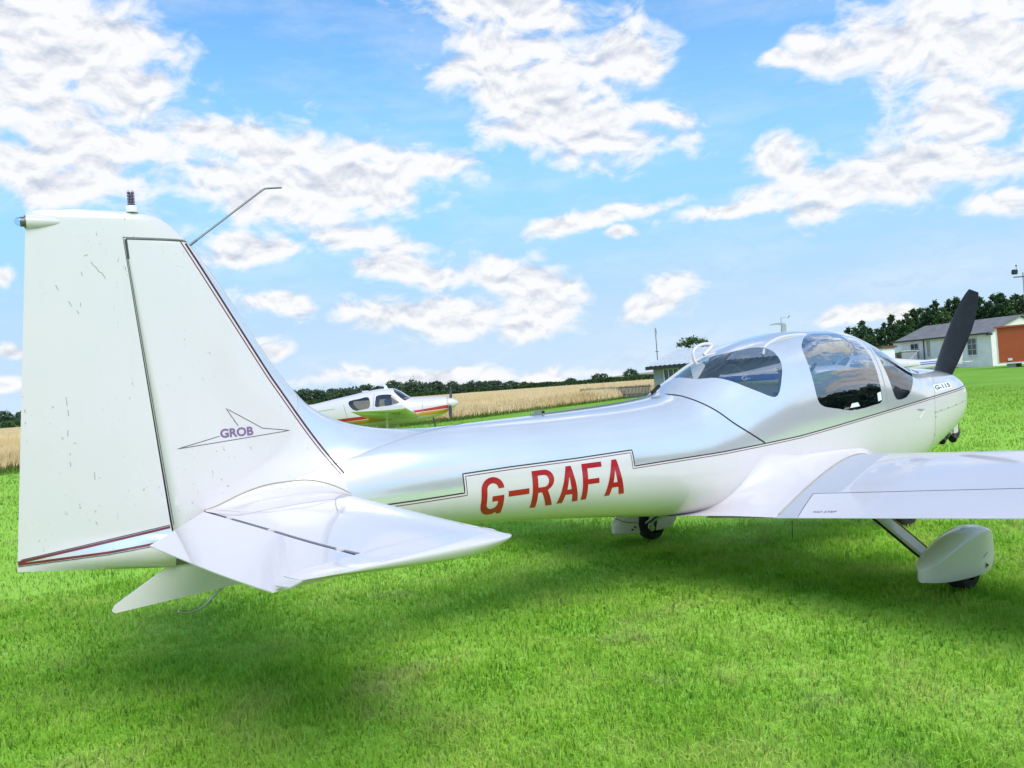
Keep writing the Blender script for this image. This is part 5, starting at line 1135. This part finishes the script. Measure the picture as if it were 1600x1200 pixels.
    for k in (0, 1):
        an_ = .46+k*pi; d = np.array([0, cos(an_), sin(an_)]); e = np.array([0, -sin(an_), cos(an_)]); B = MB(); rows = []
        for r, c in [(.12, .08), (.35, .15), (.6, .16), (.85, .13), (.95, .07)]:
            ch = e*.75+np.array([.65, 0, 0]); rows.append([np.array([-.26, 0, 1.22])+d*r+ch*(c/2*cos(q))+np.array([.01*sin(q), 0, 0]) for q in np.linspace(0, 2*pi, 10, endpoint=False)])
        B.grid(rows, closed=True, caps=True); B.build('blade', blackm, root, auto=45)
    B = MB(); prof = [(-.06, .08), (-.06, .13), (0, .16), (.06, .13), (.06, .08)]; B.grid([[(-.75+r_*cos(a), y, .16+r_*sin(a)) for y, r_ in prof] for a in np.linspace(0, 2*pi, 24)]); B.build('tyre', tyrem, root, smooth=True)
    B = MB(); B.tube([(-.75, 0, .16), (-.85, 0, .85)], .03, 8); B.build('nose_leg', steel, root)
    B = MB(); B.tube([(-4.9, 0, 1.48), (-5.32, 0, 1.86)], .006, 6); B.build('whip_antenna', whitep, fu); B = MB(); B.prism([(-2.35, 1.84), (-2.22, 1.84), (-2.27, 1.95), (-2.33, 1.95)], -.01, .01, 1); B.build('roof_antenna', whitep, fu)
    B = MB(); B.box((-2.95, 0, 1.80), (.22, .12, .05), bev=.015); B.build('roof_vent', white, fu)
    for s in (-1, 1):
        hh = lambda a, b: onside(fT, a, b, s, .006)
        for (x0, z0, x1, z1) in [(-2.62, 1.70, -2.70, .95), (-1.78, 1.30, -1.70, .95), (-1.12, 1.47, -1.14, .95), (-3.9, 1.32, -4.4, 1.28), (-4.6, 1.35, -4.55, 1.1), (-3.6, 1.42, -3.5, 1.0)]:
            B = MB(); ribbon(B, [(x0, z0), (x1, z1)], .014, hh, .1); B.build('panel_joint', seam, fu, fix=False)
        if letters:
            for (tx, x0, x1, z0, z1, m) in letters:
                if (s < 0): 
                    V, F = text2d(tx, bold=.02); B = MB(); decal(B, [(x0+(x1-x0)*v[0], z0+(z1-z0)*v[1]) for v in V], F, hh, maxe=.2); B.build('marking', m, fu, fix=False)
    return root
yel = mat('yellow_band', (.62, .30, .03), .4, 0, .6); redb = mat('red_band', (.50, .012, .02), .4, 0, .6); blueb = mat('blue_band', (.02, .10, .42), .4, 0, .6)
zl = lambda x, o: 1.07+.058*(x+.5)+o
b1 = [(-.2, zl(-.2, 0)), (-.2, zl(-.2, .105)), (-4.15, zl(-4.15, .105)), (-4.25, zl(-4.25, 0))]; b2 = [(-.2, zl(-.2, -.135)), (-.2, zl(-.2, -.02)), (-4.2, zl(-4.2, -.02)), (-4.0, zl(-4.0, -.135))]
pn = at(715, 27); parked('red_and_yellow_aircraft', 'small white aircraft with red and yellow side stripes beside the golden crop', pn, math.atan2(Rv.y, Rv.x)+.03, [(b1, redb), (b2, yel)],
       [('2', -4.50, -4.30, .86, 1.06, redb)])
bb = [(-.2, .98), (-.2, 1.24), (-7.2, 1.34), (-7.2, 1.02)]
q0 = at(1088, 40); parked('blue_banded_aircraft', 'white aircraft with broad blue side band seen through the rear canopy glass', q0+Rv*7.1, math.atan2(Rv.y, Rv.x), [(bb, blueb)], [('G-', -5.05, -4.65, 1.08, 1.30, whitep)])
q1 = at(1508, 37); parked('blue_striped_aircraft', 'white aircraft with two short blue stripes, behind the cowling and propeller', q1-Rv*7.2, math.atan2(-Rv.y, -Rv.x)+.06, [([(-5.2, 1.20), (-5.2, 1.25), (-6.6, 1.27), (-6.6, 1.22)], blueb), ([(-5.2, 1.28), (-5.2, 1.33), (-6.5, 1.35), (-6.5, 1.30)], blueb)])
